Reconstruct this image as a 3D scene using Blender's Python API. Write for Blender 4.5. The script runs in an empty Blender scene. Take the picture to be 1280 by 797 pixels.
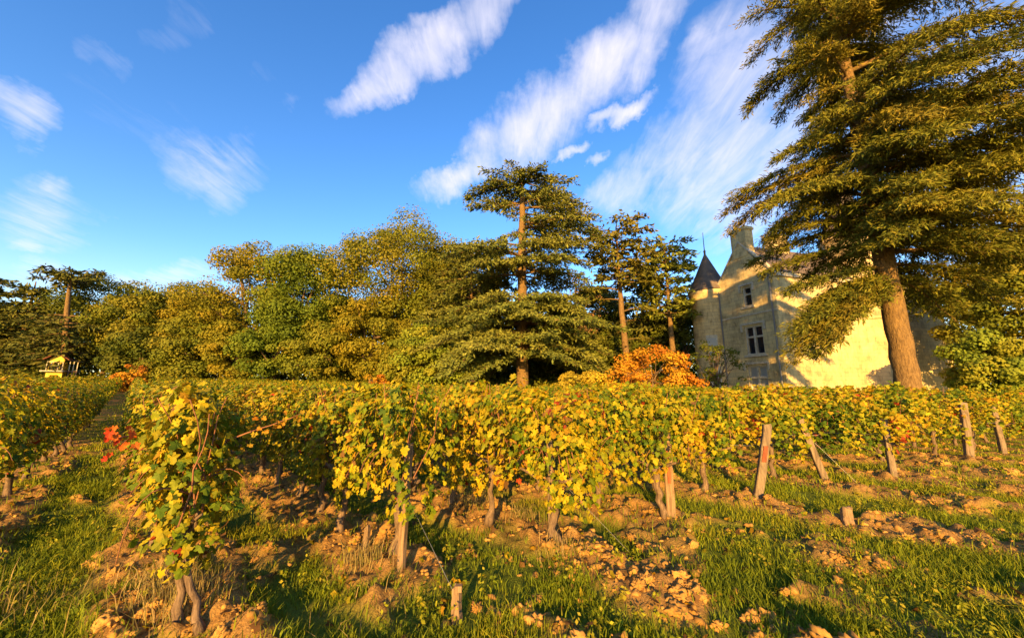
import bpy, math, random
import numpy as np
from mathutils import Vector

scene = bpy.context.scene
C = scene.collection
R = math.radians

# ------------------------------------------------------------------ camera
PITCH, EYE, FPX = R(10.3), 1.6, 462.0
cam_d = bpy.data.cameras.new('camera')
cam_d.sensor_width = 36.0
cam_d.lens = 36.0 * FPX / 1280.0
cam_d.clip_start, cam_d.clip_end = 0.05, 3000
cam = bpy.data.objects.new('camera', cam_d)
cam.location = (0, 0, EYE)
cam.rotation_euler = (R(90) + PITCH, 0, 0)
C.objects.link(cam)
scene.camera = cam

# ------------------------------------------------------------------ light
SUN_EL, SUN_AZ = R(13.0), R(9.0)          # the light travels to AZ right of +Y
sun_d = bpy.data.lights.new('sun', 'SUN')
sun_d.energy = 5.0
sun_d.angle = R(0.5)
sun_d.color = (1.0, 0.60, 0.17)
sun = bpy.data.objects.new('sun', sun_d)
sv = Vector((math.sin(SUN_AZ) * math.cos(SUN_EL), math.cos(SUN_AZ) * math.cos(SUN_EL), -math.sin(SUN_EL)))
sun.rotation_euler = sv.to_track_quat('-Z', 'Y').to_euler()
C.objects.link(sun)
SKY_STRENGTH = 0.070
vs = scene.view_settings
vs.view_transform = 'Standard'
vs.look = 'None'
vs.exposure = 1.62
vs.gamma = 1.0
vs.use_curve_mapping = False
scene.cycles.max_bounces = 6
scene.cycles.diffuse_bounces = 3
scene.cycles.transmission_bounces = 3
scene.cycles.glossy_bounces = 2


def ray(u, v):
    xc, yc = (u - 640.0) / FPX, -(v - 398.5) / FPX
    return np.array([xc, math.cos(PITCH) - math.sin(PITCH) * yc, math.sin(PITCH) + math.cos(PITCH) * yc])


def P(u, v, Y):
    r = ray(u, v)
    return r * (Y / r[1]) + np.array([0, 0, EYE])


# ------------------------------------------------------------------ world: sky and cirrus
world = bpy.data.worlds.new('World')
scene.world = world
world.use_nodes = True
wt = world.node_tree
wt.nodes.clear()


def wn(kind, **kw):
    n = wt.nodes.new(kind)
    for k, v in kw.items():
        setattr(n, k, v)
    return n


def wmath(op, a, b=None, clamp=False):
    n = wn('ShaderNodeMath', operation=op, use_clamp=clamp)
    for i, x in enumerate((a, b)):
        if x is None:
            continue
        if isinstance(x, (int, float)):
            n.inputs[i].default_value = x
        else:
            wt.links.new(x, n.inputs[i])
    return n.outputs[0]


def wvec(op, a, b=None, out=0):
    n = wn('ShaderNodeVectorMath', operation=op)
    for i, x in enumerate((a, b)):
        if x is None:
            continue
        if isinstance(x, (tuple, list, np.ndarray)):
            n.inputs[i].default_value = tuple(float(q) for q in x)
        else:
            wt.links.new(x, n.inputs[i])
    return n.outputs[out]


sky = wn('ShaderNodeTexSky', sky_type='NISHITA', sun_disc=False)
sky.sun_elevation = SUN_EL
sky.sun_rotation = R(180) + SUN_AZ
sky.air_density = 1.0
sky.dust_density = 0.3
sky.ozone_density = 2.0
hsv = wn('ShaderNodeHueSaturation')
hsv.inputs['Hue'].default_value = 0.512
hsv.inputs['Saturation'].default_value = 1.30
hsv.inputs['Value'].default_value = 1.75
wt.links.new(sky.outputs[0], hsv.inputs['Color'])
tc = wn('ShaderNodeTexCoord')
direc = wvec('NORMALIZE', tc.outputs['Generated'])
# ragged edges: the direction is nudged by noise before the cloud masks are read
nz = wn('ShaderNodeTexNoise')
nz.inputs['Scale'].default_value = 5.0
nz.inputs['Detail'].default_value = 6.0
nz.inputs['Roughness'].default_value = 0.6
wt.links.new(direc, nz.inputs['Vector'])
wob = wvec('MULTIPLY', wvec('SUBTRACT', nz.outputs['Color'], (0.5, 0.5, 0.5)), (0.22, 0.22, 0.22))
dw = wvec('ADD', direc, wob)

STREAKS = [  # two ends of a streak in the sky (as seen from the vineyard), half width in radians, density
    (425, 122, 520, 78, 0.040, 0.95), (500, 82, 585, 35, 0.052, 1.15), (570, 45, 640, -20, 0.045, 0.9),
    (525, 245, 640, 195, 0.035, 1.2), (610, 195, 720, 115, 0.075, 1.2), (700, 120, 820, 30, 0.070, 1.25), (790, 50, 850, -30, 0.06, 1.0),
    (750, 270, 850, 190, 0.050, 0.8), (800, 225, 905, 150, 0.085, 0.75), (880, 150, 960, 40, 0.10, 0.8), (845, 95, 960, 40, 0.035, 0.8),
    (860, 250, 1010, 190, 0.13, 0.85), (960, 130, 1120, -40, 0.13, 0.7), (1100, 120, 1300, 120, 0.16, 0.5), (1180, 260, 1330, 250, 0.10, 0.6),
    (735, 165, 800, 130, 0.022, 1.3), (700, 194, 724, 187, 0.016, 1.2), (735, 210, 755, 202, 0.016, 0.9),
    (215, 188, 318, 196, 0.06, 0.52), (250, 200, 300, 250, 0.035, 0.42),
    (-20, 160, 60, 165, 0.035, 0.7), (30, 170, 55, 190, 0.02, 0.45), (-20, 265, 110, 262, 0.05, 0.5), (30, 238, 110, 240, 0.02, 0.55), (-20, 298, 50, 296, 0.018, 0.55),
    (110, 58, 165, 88, 0.026, 0.26), (170, 40, 265, 12, 0.026, 0.16), (60, 135, 260, 150, 0.06, 0.1), (300, 105, 360, 85, 0.03, 0.10),
    (140, 350, 270, 352, 0.03, 0.5), (0, 345, 90, 330, 0.03, 0.4), (340, 135, 370, 125, 0.012, 0.14),
]
total = None
for (u0, v0, u1, v1, hw, dens) in STREAKS:
    a, b = ray(u0, v0), ray(u1, v1)
    a, b = a / np.linalg.norm(a), b / np.linalg.norm(b)
    c = (a + b) / 2
    c /= np.linalg.norm(c)
    t1 = b - a
    ln = np.linalg.norm(t1) / 2
    t1 /= np.linalg.norm(t1)
    t2 = np.cross(c, t1)
    t2 /= np.linalg.norm(t2)
    hw *= 1.15
    ln += hw * 0.55
    pa = wmath('ADD', wvec('DOT_PRODUCT', dw, t1 / ln, 1), float(-np.dot(c, t1) / ln))
    pb = wmath('ADD', wvec('DOT_PRODUCT', dw, t2 / hw, 1), float(-np.dot(c, t2) / hw))
    rr = wmath('ADD', wmath('MULTIPLY', pa, pa), wmath('MULTIPLY', pb, pb))
    front = wmath('GREATER_THAN', wvec('DOT_PRODUCT', direc, c, 1), 0.0)
    m = wmath('MULTIPLY', wmath('SUBTRACT', 1.0, wmath('MULTIPLY', rr, 0.75), True), front)
    m = wmath('MULTIPLY', wmath('POWER', m, 1.3), dens)
    total = m if total is None else wmath('MAXIMUM', total, m)
# fibres: noise on the cloud layer's own plane, stretched along the wind
sep = wn('ShaderNodeSeparateXYZ')
wt.links.new(direc, sep.inputs[0])
zz = wmath('MAXIMUM', wmath('ADD', sep.outputs[2], 0.12), 0.02)
com = wn('ShaderNodeCombineXYZ')
wt.links.new(wmath('DIVIDE', sep.outputs[0], zz), com.inputs[0])
wt.links.new(wmath('DIVIDE', sep.outputs[1], zz), com.inputs[1])
mp = wn('ShaderNodeMapping')
mp.inputs['Rotation'].default_value = (0, 0, R(-28))
mp.inputs['Scale'].default_value = (1.0, 0.38, 1.0)
wt.links.new(com.outputs[0], mp.inputs['Vector'])
fib = wn('ShaderNodeTexNoise')
fib.inputs['Scale'].default_value = 6.5
fib.inputs['Detail'].default_value = 9.0
fib.inputs['Roughness'].default_value = 0.62
fib.inputs['Distortion'].default_value = 0.7
wt.links.new(mp.outputs[0], fib.inputs['Vector'])
fm = wn('ShaderNodeMapRange', interpolation_type='SMOOTHSTEP')
fm.inputs['From Min'].default_value = 0.26
fm.inputs['From Max'].default_value = 0.66
fm.inputs['To Min'].default_value = 0.30
fm.inputs['To Max'].default_value = 1.0
wt.links.new(fib.outputs[0], fm.inputs['Value'])
fib2 = wn('ShaderNodeTexNoise')
fib2.inputs['Scale'].default_value = 19.0
fib2.inputs['Detail'].default_value = 7.0
fib2.inputs['Roughness'].default_value = 0.6
fib2.inputs['Distortion'].default_value = 1.2
mp2 = wn('ShaderNodeMapping')
mp2.inputs['Rotation'].default_value = (0, 0, R(-40))
mp2.inputs['Scale'].default_value = (1.0, 0.22, 1.0)
wt.links.new(com.outputs[0], mp2.inputs['Vector'])
wt.links.new(mp2.outputs[0], fib2.inputs['Vector'])
grain = wmath('ADD', wmath('MULTIPLY', wmath('SUBTRACT', fib.outputs[0], 0.5), 1.15), wmath('MULTIPLY', wmath('SUBTRACT', fib2.outputs[0], 0.5), 0.7))
dens = wmath('ADD', wmath('MULTIPLY', total, 0.74), wmath('MULTIPLY', grain, wmath('MINIMUM', wmath('MULTIPLY', total, 2.4), 1.0)))
dens = wmath('MULTIPLY', wmath('SUBTRACT', dens, 0.05), 0.82, True)
haz = wn('ShaderNodeMapRange', interpolation_type='SMOOTHSTEP')   # thin veil low over the horizon
for k, v in (('From Min', 0.30), ('From Max', 0.0), ('To Min', 0.0), ('To Max', 0.30)):
    haz.inputs[k].default_value = v
wt.links.new(sep.outputs[2], haz.inputs['Value'])
dens = wmath('MINIMUM', wmath('ADD', dens, haz.outputs[0]), 0.86)
cmix = wn('ShaderNodeMix', data_type='RGBA')
wt.links.new(dens, cmix.inputs[0])
wt.links.new(hsv.outputs[0], cmix.inputs[6])
cmix.inputs[7].default_value = (5.5, 5.15, 5.6, 1)
bg = wn('ShaderNodeBackground')
bg.inputs['Strength'].default_value = SKY_STRENGTH
wt.links.new(cmix.outputs[2], bg.inputs['Color'])
wo = wn('ShaderNodeOutputWorld')
wt.links.new(bg.outputs[0], wo.inputs['Surface'])


# ------------------------------------------------------------------ small tools
def hash2(ix, iy, seed):
    h = (ix.astype(np.int64) * 374761393 + iy.astype(np.int64) * 668265263 + seed * 974711 + 1013904223) & 0x7fffffff
    h = ((h ^ (h >> 13)) * 1274126177) & 0x7fffffff
    h = h ^ (h >> 16)
    return (h & 0xffff) / 65535.0


def vnoise(x, y, seed=0):
    x, y = np.asarray(x, float), np.asarray(y, float)
    ix, iy = np.floor(x), np.floor(y)
    fx, fy = x - ix, y - iy
    fx, fy = fx * fx * (3 - 2 * fx), fy * fy * (3 - 2 * fy)
    a, b = hash2(ix, iy, seed), hash2(ix + 1, iy, seed)
    c, d = hash2(ix, iy + 1, seed), hash2(ix + 1, iy + 1, seed)
    return (a * (1 - fx) + b * fx) * (1 - fy) + (c * (1 - fx) + d * fx) * fy


def fbm(x, y, seed=0, octs=4):
    s, a, t = 0, 1.0, 0
    for o in range(octs):
        s = s + a * vnoise(x * 2 ** o + 17.3 * o, y * 2 ** o - 9.1 * o, seed + o)
        t += a
        a *= 0.5
    return s / t


def norm(v):
    return v / np.maximum(np.linalg.norm(v, axis=-1, keepdims=True), 1e-9)


class MB:
    """collects shapes, becomes ONE mesh object"""

    def __init__(self):
        self.v, self.t, self.q, self.n = [], [], [], 0
        self.tm, self.qm, self.col = [], [], []

    def add(self, verts, tris=None, quads=None, mat=0, col=(1, 1, 1)):
        verts = np.asarray(verts, float).reshape(-1, 3)
        self.v.append(verts)
        col = np.asarray(col, float)
        self.col.append(np.broadcast_to(col, verts.shape) if col.ndim == 1 else col)
        if tris is not None and len(tris):
            tris = np.asarray(tris, np.int64).reshape(-1, 3)
            self.t.append(tris + self.n)
            self.tm.append(np.full(len(tris), mat))
        if quads is not None and len(quads):
            quads = np.asarray(quads, np.int64).reshape(-1, 4)
            self.q.append(quads + self.n)
            self.qm.append(np.full(len(quads), mat))
        self.n += len(verts)

    def box(self, x0, x1, y0, y1, z0, z1, mat=0, col=(1, 1, 1)):
        v = [(x, y, z) for z in (z0, z1) for y in (y0, y1) for x in (x0, x1)]
        self.add(v, quads=[(0, 2, 3, 1), (4, 5, 7, 6), (0, 1, 5, 4), (2, 6, 7, 3), (0, 4, 6, 2), (1, 3, 7, 5)], mat=mat, col=col)

    def tube(self, pts, rad, sides=8, mat=0, col=(1, 1, 1), rough=0.0, rng=None, cap=True, twist=0.0):
        pts = np.asarray(pts, float)
        n = len(pts)
        rad = np.broadcast_to(np.asarray(rad, float), (n,))
        tg = norm(np.gradient(pts, axis=0))
        ref = np.array([1.0, 0, 0]) if abs(tg[0][0]) < 0.8 else np.array([0, 1.0, 0])
        ang = np.linspace(0, 2 * np.pi, sides, endpoint=False)
        out = []
        for i in range(n):
            a = norm(np.cross(tg[i], ref))
            b = np.cross(a, tg[i])
            ref = norm(np.cross(a, tg[i]) * -1) if False else ref
            r = rad[i] * np.ones(sides)
            if rough and rng is not None:
                r = r * (1 + rough * (rng.random(sides) - 0.5) * 2)
            aa = ang + twist * i
            out.append(pts[i] + (np.cos(aa) * r)[:, None] * a + (np.sin(aa) * r)[:, None] * b)
        v = np.concatenate(out)
        q = []
        for i in range(n - 1):
            for k in range(sides):
                k2 = (k + 1) % sides
                q.append((i * sides + k, i * sides + k2, (i + 1) * sides + k2, (i + 1) * sides + k))
        t = []
        if cap:
            v = np.concatenate([v, pts[:1], pts[-1:]])
            for k in range(sides):
                k2 = (k + 1) % sides
                t.append((n * sides, k2, k))
                t.append((n * sides + 1, (n - 1) * sides + k, (n - 1) * sides + k2))
        self.add(v, tris=t, quads=q, mat=mat, col=col)

    def build(self, name, mats, parent=None, smooth=False):
        me = bpy.data.meshes.new(name)
        V = np.concatenate(self.v).astype(np.float32)
        T = np.concatenate(self.t) if self.t else np.zeros((0, 3), np.int64)
        Q = np.concatenate(self.q) if self.q else np.zeros((0, 4), np.int64)
        me.vertices.add(len(V))
        me.vertices.foreach_set('co', V.ravel())
        me.loops.add(T.size + Q.size)
        me.loops.foreach_set('vertex_index', np.concatenate([T.ravel(), Q.ravel()]).astype(np.int32))
        me.polygons.add(len(T) + len(Q))
        st = np.concatenate([np.arange(len(T)) * 3, T.size + np.arange(len(Q)) * 4]).astype(np.int32)
        me.polygons.foreach_set('loop_start', st)
        mi = np.concatenate([np.concatenate(self.tm) if self.tm else np.zeros(0), np.concatenate(self.qm) if self.qm else np.zeros(0)]).astype(np.int32)
        me.polygons.foreach_set('material_index', mi)
        me.polygons.foreach_set('use_smooth', np.full(len(T) + len(Q), smooth))
        ca = me.attributes.new('tint', 'FLOAT_COLOR', 'POINT')
        cc = np.concatenate(self.col)
        ca.data.foreach_set('color', np.concatenate([cc, np.ones((len(cc), 1))], 1).astype(np.float32).ravel())
        me.update(calc_edges=True)
        for m in (mats if isinstance(mats, (list, tuple)) else [mats]):
            me.materials.append(m)
        o = bpy.data.objects.new(name, me)
        C.objects.link(o)
        if parent is not None:
            o.parent = parent
        return o


def tag(o, label=None, cat=None, group=None, kind=None):
    for k, v in (('label', label), ('category', cat), ('group', group), ('kind', kind)):
        if v:
            o[k] = v
    return o


def thing(name, loc, rz=0.0, label=None, cat=None, group=None):
    o = bpy.data.objects.new(name, None)
    o.empty_display_size = 0.2
    o.location = tuple(float(q) for q in loc)
    o.rotation_euler = (0, 0, rz)
    C.objects.link(o)
    return tag(o, label, cat, group)


# ------------------------------------------------------------------ materials
def mat(name):
    m = bpy.data.materials.new(name)
    m.use_nodes = True
    nt = m.node_tree
    b = nt.nodes['Principled BSDF']
    b.inputs['Specular IOR Level'].default_value = 0.25
    return m, nt, b


def noise_node(nt, scale, detail=5, rough=0.6, vec=None, dist=0.0):
    n = nt.nodes.new('ShaderNodeTexNoise')
    n.inputs['Scale'].default_value = scale
    n.inputs['Detail'].default_value = detail
    n.inputs['Roughness'].default_value = rough
    n.inputs['Distortion'].default_value = dist
    if vec is not None:
        nt.links.new(vec, n.inputs['Vector'])
    return n


def ramp(nt, fac, stops):
    r = nt.nodes.new('ShaderNodeValToRGB')
    e = r.color_ramp.elements
    while len(e) > 1:
        e.remove(e[-1])
    e[0].position, e[0].color = stops[0][0], (*stops[0][1], 1)
    for p, c in stops[1:]:
        x = e.new(p)
        x.color = (*c, 1)
    nt.links.new(fac, r.inputs[0])
    return r.outputs[0]


def mixc(nt, fac, a, b, mode='MIX'):
    n = nt.nodes.new('ShaderNodeMix')
    n.data_type = 'RGBA'
    n.blend_type = mode
    for i, x in ((0, fac), (6, a), (7, b)):
        if isinstance(x, (int, float)):
            n.inputs[i].default_value = x
        elif isinstance(x, tuple):
            n.inputs[i].default_value = (*x, 1)
        else:
            nt.links.new(x, n.inputs[i])
    return n.outputs[2]


def coords(nt, kind='Object'):
    return nt.nodes.new('ShaderNodeTexCoord').outputs[kind]


def mapping(nt, vec, scale=(1, 1, 1), rot=(0, 0, 0)):
    n = nt.nodes.new('ShaderNodeMapping')
    n.inputs['Scale'].default_value = scale
    n.inputs['Rotation'].default_value = rot
    nt.links.new(vec, n.inputs['Vector'])
    return n.outputs[0]


def bump(nt, b, h, strength=0.5, dist=0.02):
    n = nt.nodes.new('ShaderNodeBump')
    n.inputs['Strength'].default_value = strength
    n.inputs['Distance'].default_value = dist
    nt.links.new(h, n.inputs['Height'])
    nt.links.new(n.outputs[0], b.inputs['Normal'])


def tint_mat(name, rough=0.6, transl=0.25, spec=0.25, mottle=None):
    """foliage: colour from each leaf's own tint, a little light passes through"""
    m, nt, b = mat(name)
    at = nt.nodes.new('ShaderNodeAttribute')
    at.attribute_name = 'tint'
    col = at.outputs['Color']
    if mottle:
        n = noise_node(nt, mottle, 3, 0.6, coords(nt))
        col = mixc(nt, 0.55, col, ramp(nt, n.outputs[0], [(0.3, (0.55, 0.55, 0.5)), (0.65, (1.25, 1.2, 1.1))]), 'MULTIPLY')
    nt.links.new(col, b.inputs['Base Color'])
    b.inputs['Roughness'].default_value = rough
    b.inputs['Specular IOR Level'].default_value = spec
    if transl:
        tr = nt.nodes.new('ShaderNodeBsdfTranslucent')
        nt.links.new(col, tr.inputs['Color'])
        mx = nt.nodes.new('ShaderNodeMixShader')
        mx.inputs[0].default_value = transl
        nt.links.new(b.outputs[0], mx.inputs[1])
        nt.links.new(tr.outputs[0], mx.inputs[2])
        nt.links.new(mx.outputs[0], nt.nodes['Material Output'].inputs['Surface'])
    return m


def wood_mat(name, c0, c1, scale=(1, 1, 0.12), fine=30.0, bump_s=0.7, bump_d=0.02):
    m, nt, b = mat(name)
    v = mapping(nt, coords(nt), scale)
    n = noise_node(nt, fine, 6, 0.65, v, 0.6)
    n2 = noise_node(nt, 2.3, 4, 0.6, coords(nt))
    c = mixc(nt, n2.outputs[0], ramp(nt, n.outputs[0], [(0.3, c0), (0.68, c1)]), ramp(nt, n.outputs[0], [(0.35, tuple(x * .55 for x in c0)), (0.7, tuple(x * .85 for x in c1))]))
    nt.links.new(c, b.inputs['Base Color'])
    b.inputs['Roughness'].default_value = 0.9
    bump(nt, b, n.outputs[0], bump_s, bump_d)
    return m


M = {}
M['vine_leaf'] = tint_mat('vine_leaf', 0.6, 0.30, 0.14, 28.0)
M['leaf'] = tint_mat('tree_leaf', 0.7, 0.25, 0.12)
M['needle'] = tint_mat('needle', 0.7, 0.15, 0.12)
M['grass'] = tint_mat('grass_blade', 0.6, 0.35, 0.12)
M['clod'] = tint_mat('clod', 0.95, 0.0, 0.1, 25.0)
M['bark'] = wood_mat('bark', (0.09, 0.055, 0.03), (0.24, 0.15, 0.075), (1, 1, 0.25), 9.0, 1.0, 0.08)
M['cedar_bark'] = wood_mat('cedar_bark', (0.11, 0.062, 0.024), (0.27, 0.16, 0.055), (1, 1, 0.35), 13.0, 1.0, 0.07)
M['vine_bark'] = wood_mat('vine_bark', (0.075, 0.045, 0.028), (0.24, 0.155, 0.085), (1, 1, 0.18), 45.0, 1.0, 0.012)
M['cane'] = wood_mat('cane', (0.16, 0.06, 0.03), (0.30, 0.13, 0.055), (1, 1, 1), 20.0, 0.3, 0.002)
M['post_wood'] = wood_mat('post_wood', (0.11, 0.075, 0.045), (0.28, 0.195, 0.11), (1, 1, 0.08), 38.0, 0.8, 0.008)
M['stake_wood'] = wood_mat('stake_wood', (0.14, 0.085, 0.04), (0.32, 0.20, 0.10), (1, 1, 0.08), 45.0, 0.8, 0.006)
M['red_paint'] = wood_mat('worn_red_paint', (0.17, 0.05, 0.025), (0.34, 0.09, 0.03), (1, 1, 0.1), 40.0, 0.5, 0.004)
m, nt, b = mat('wire')
b.inputs['Base Color'].default_value = (0.32, 0.30, 0.27, 1)
b.inputs['Metallic'].default_value = 0.8
b.inputs['Roughness'].default_value = 0.5
M['wire'] = m
m, nt, b = mat('white_marker')
b.inputs['Base Color'].default_value = (0.7, 0.69, 0.66, 1)
M['white'] = m
m, nt, b = mat('dark_stone')
b.inputs['Base Color'].default_value = (0.06, 0.05, 0.05, 1)
M['dark'] = m

# ------------------------------------------------------------------ the land
DX, DY = -0.711, 0.703        # the way the rows run
NX, NY = 0.703, 0.711         # across the rows


def nt_of(x, y):
    return x * NX + y * NY, x * DX + y * DY


def xy_of(n, t):
    return n * NX + t * DX, n * NY + t * DY


ROW_N = [-1.05, 0.45, 1.77, 3.15, 4.6, 6.2, 7.9, 9.5, 11.2, 12.9, 14.6, 16.1, 17.6, 19.1, 20.6]
ROW_T = [4.3, 3.30, 3.06, 2.45, 1.93, 1.47, 0.92, 0.07, 0.35, -1.16, -1.81, -2.6, -3.3, -4.0, -4.6]
BACK_N = [-2.55 - 1.5 * k for k in range(12)]
ALL_N = np.array(sorted(BACK_N + ROW_N))


def base_height(x, y):
    n, t = nt_of(x, y)
    r = np.maximum(0, t - 13)
    h = 0.028 * r * r / (r + 6)
    far = np.maximum(0, np.hypot(x, y) - 75)
    return h * np.exp(-np.maximum(0, t - 90) / 200.0) + 0.02 * far * np.exp(-far / 120)


def row_dist(x, y):
    n, t = nt_of(x, y)
    i = np.clip(np.searchsorted(ALL_N, n), 1, len(ALL_N) - 1)
    d = np.minimum(np.abs(n - ALL_N[i - 1]), np.abs(n - ALL_N[i]))
    return d, n, t


def dirt_amount(x, y):
    """how bare the soil is: tilled strips under the vines, patchy out on the headland"""
    d, n, t = row_dist(x, y)
    tend = np.interp(n, ROW_N, ROW_T)
    w = 0.42 + 0.34 * (fbm(x * 1.1, y * 1.1, 3, 3) - 0.5)
    strip = np.clip((w - d) / 0.16 + 0.5, 0, 1)
    out = np.clip((tend + 0.1 - t) / 2.6, 0, 1)
    patch = np.clip((fbm(x * 0.95 + 5, y * 0.95, 11, 4) - 0.40 - 0.16 * out) / 0.07, 0, 1)
    a = strip * np.where(t > tend, np.clip(0.54 + patch, 0, 1), patch)
    extra = np.clip((fbm(x * 1.3 + 31, y * 1.3 + 7, 23, 4) - 0.62) / 0.05, 0, 1) * 0.8
    infield = (n > -21) & (n < 21.5) & (t < 62)
    return np.where(infield, np.clip(np.maximum(a, extra), 0, 1), 0)


def ground_height(x, y):
    x, y = np.asarray(x, float), np.asarray(y, float)
    h = base_height(x, y)
    dist = np.hypot(x, y)
    nearw = np.clip((16 - dist) / 4, 0, 1)
    a = dirt_amount(x, y)
    lumps = np.abs(fbm(x * 3.1, y * 3.1, 5, 3) - 0.5) * 2
    fine = fbm(x * 11, y * 11, 8, 3)
    clod = np.maximum(0, fbm(x * 6, y * 6, 41, 2) - 0.5)
    h = h + nearw * (a * (0.035 + 0.10 * lumps + 0.05 * fine + 0.22 * clod) + (1 - a) * 0.03 * fine + 0.05 * (fbm(x * 0.8, y * 0.8, 9, 2) - 0.5))
    return h


def axis(lo, hi, step, ext):
    core = np.arange(lo, hi + step / 2, step)
    g, s = [], step
    d = 0.0
    while d < ext:
        s *= 1.13
        d += s
        g.append(d)
    g = np.array(g)
    return np.concatenate([lo - g[::-1], core, hi + g])


xs, ys = axis(-8, 12, 0.038, 1500), axis(1.3, 10.5, 0.038, 1500)
GX, GY = np.meshgrid(xs, ys)
GZ = ground_height(GX, GY)
GA = dirt_amount(GX, GY)
mb = MB()
nx, ny = len(xs), len(ys)
idx = np.arange(nx * ny).reshape(ny, nx)
mb.add(np.stack([GX, GY, GZ], -1).reshape(-1, 3), quads=np.stack([idx[:-1, :-1], idx[:-1, 1:], idx[1:, 1:], idx[1:, :-1]], -1).reshape(-1, 4),
       col=np.stack([GA, GA, GA], -1).reshape(-1, 3))
m, nt, b = mat('ground_soil_and_turf')
at = nt.nodes.new('ShaderNodeAttribute')
at.attribute_name = 'tint'
g = nt.nodes.new('ShaderNodeNewGeometry')
n1 = noise_node(nt, 9, 6, 0.7, g.outputs['Position'])
n2 = noise_node(nt, 45, 5, 0.7, g.outputs['Position'])
n3 = noise_node(nt, 1.2, 4, 0.6, g.outputs['Position'])
soil = ramp(nt, n1.outputs[0], [(0.25, (0.16, 0.08, 0.026)), (0.5, (0.33, 0.18, 0.05)), (0.8, (0.44, 0.26, 0.085))])
soil = mixc(nt, 0.45, soil, ramp(nt, n2.outputs[0], [(0.35, (0.45, 0.42, 0.4)), (0.7, (1.2, 1.15, 1.1))]), 'MULTIPLY')
turf = ramp(nt, n3.outputs[0], [(0.3, (0.09, 0.12, 0.012)), (0.55, (0.14, 0.16, 0.016)), (0.75, (0.20, 0.16, 0.03))])
turf = mixc(nt, 0.6, turf, ramp(nt, n2.outputs[0], [(0.3, (0.4, 0.4, 0.4)), (0.7, (1.4, 1.4, 1.2))]), 'MULTIPLY')
nt.links.new(mixc(nt, at.outputs['Fac'], turf, soil), b.inputs['Base Color'])
b.inputs['Roughness'].default_value = 0.97
b.inputs['Specular IOR Level'].default_value = 0.08
hm = nt.nodes.new('ShaderNodeMath')
hm.operation = 'ADD'
nt.links.new(n1.outputs[0], hm.inputs[0])
nt.links.new(n2.outputs[0], hm.inputs[1])
bump(nt, b, hm.outputs[0], 0.8, 0.03)
ground = mb.build('ground', m, smooth=True)
tag(ground, kind='structure')

# ------------------------------------------------------------------ leaves
# a five-lobed vine leaf, tip along +y, stalk at the origin
_out = [(270, .10), (300, .55), (322, .62), (345, .48), (5, .80), (25, .70), (42, .55), (62, .85), (90, 1.05),
        (118, .85), (138, .55), (155, .70), (175, .80), (195, .48), (218, .62), (240, .55)]
LEAF_V = np.array([[0, 0]] + [[r * math.cos(R(a)), r * math.sin(R(a))] for a, r in _out])
LEAF_T = np.array([(0, k, k % len(_out) + 1) for k in range(1, len(_out) + 1)])
# a lighter one for plants further away
_out2 = [(270, .12), (325, .62), (10, .82), (45, .58), (90, 1.0), (135, .58), (170, .82), (215, .62)]
LEAF2_V = np.array([[0, 0]] + [[r * math.cos(R(a)), r * math.sin(R(a))] for a, r in _out2])
LEAF2_T = np.array([(0, k, k % len(_out2) + 1) for k in range(1, len(_out2) + 1)])
# slim and plain leaf shapes made of one folded quad
RHOMB_V = np.array([[0, 0], [.36, .5], [0, 1.0], [-.36, .5]])


def frames(nrm, tip):
    nrm = norm(nrm)
    tip = norm(tip - nrm * np.sum(tip * nrm, -1, keepdims=True))
    return np.cross(tip, nrm), tip, nrm


def add_leaves(mb, pos, nrm, tip, size, col, rng, tv=LEAF_V, tt=LEAF_T, fold=0.35, curl=0.35, width=1.0, mat=0):
    N = len(pos)
    if N == 0:
        return
    r, d, n = frames(nrm, tip)
    x, y = tv[:, 0], tv[:, 1]
    size = np.broadcast_to(np.asarray(size, float), (N,))
    fo = fold * (0.3 + rng.random(N))
    cu = curl * (rng.random(N) * 1.6 - 0.4)
    wz = (rng.random((N, len(x))) - 0.5) * 0.16
    z = -fo[:, None] * np.abs(x)[None] - cu[:, None] * (y ** 2)[None] + wz
    V = pos[:, None, :] + size[:, None, None] * (x[None, :, None] * width * r[:, None] + y[None, :, None] * d[:, None] + z[..., None] * n[:, None])
    T = (tt[None] + (np.arange(N) * len(x))[:, None, None])
    cc = np.repeat(np.asarray(col)[:, None, :], len(x), 1).reshape(-1, 3)
    if tt.shape[1] == 3:
        mb.add(V.reshape(-1, 3), tris=T.reshape(-1, 3), col=cc, mat=mat)
    else:
        mb.add(V.reshape(-1, 3), quads=T.reshape(-1, 4), col=cc, mat=mat)


RHOMB_Q = np.array([[0, 1, 2, 3]])

VINE_PAL = 0.93 * np.array([(.060, .105, .006), (.12, .165, .007), (.20, .21, .008), (.31, .255, .009), (.41, .30, .010), (.39, .215, .009), (.30, .045, .012), (.17, .085, .025)])


def vine_tints(rng, u, w, warm=0.0):
    """colour of each leaf: drifts from shoot to shoot"""
    s = rng.integers(0, 900)
    a = vnoise(u * 3.0 + s, w * 2.2 + s, int(s)) + (rng.random(len(u)) - 0.5) * 0.75 + warm
    k = np.digitize(a, [0.13, 0.36, 0.58, 0.80, 1.05, 1.25, 1.34])
    k = np.where(rng.random(len(u)) < 0.035, rng.choice([5, 6, 7], len(u), p=[.5, .1, .4]), k)
    return VINE_PAL[k] * (0.75 + 0.5 * rng.random((len(u), 1)))


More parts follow.
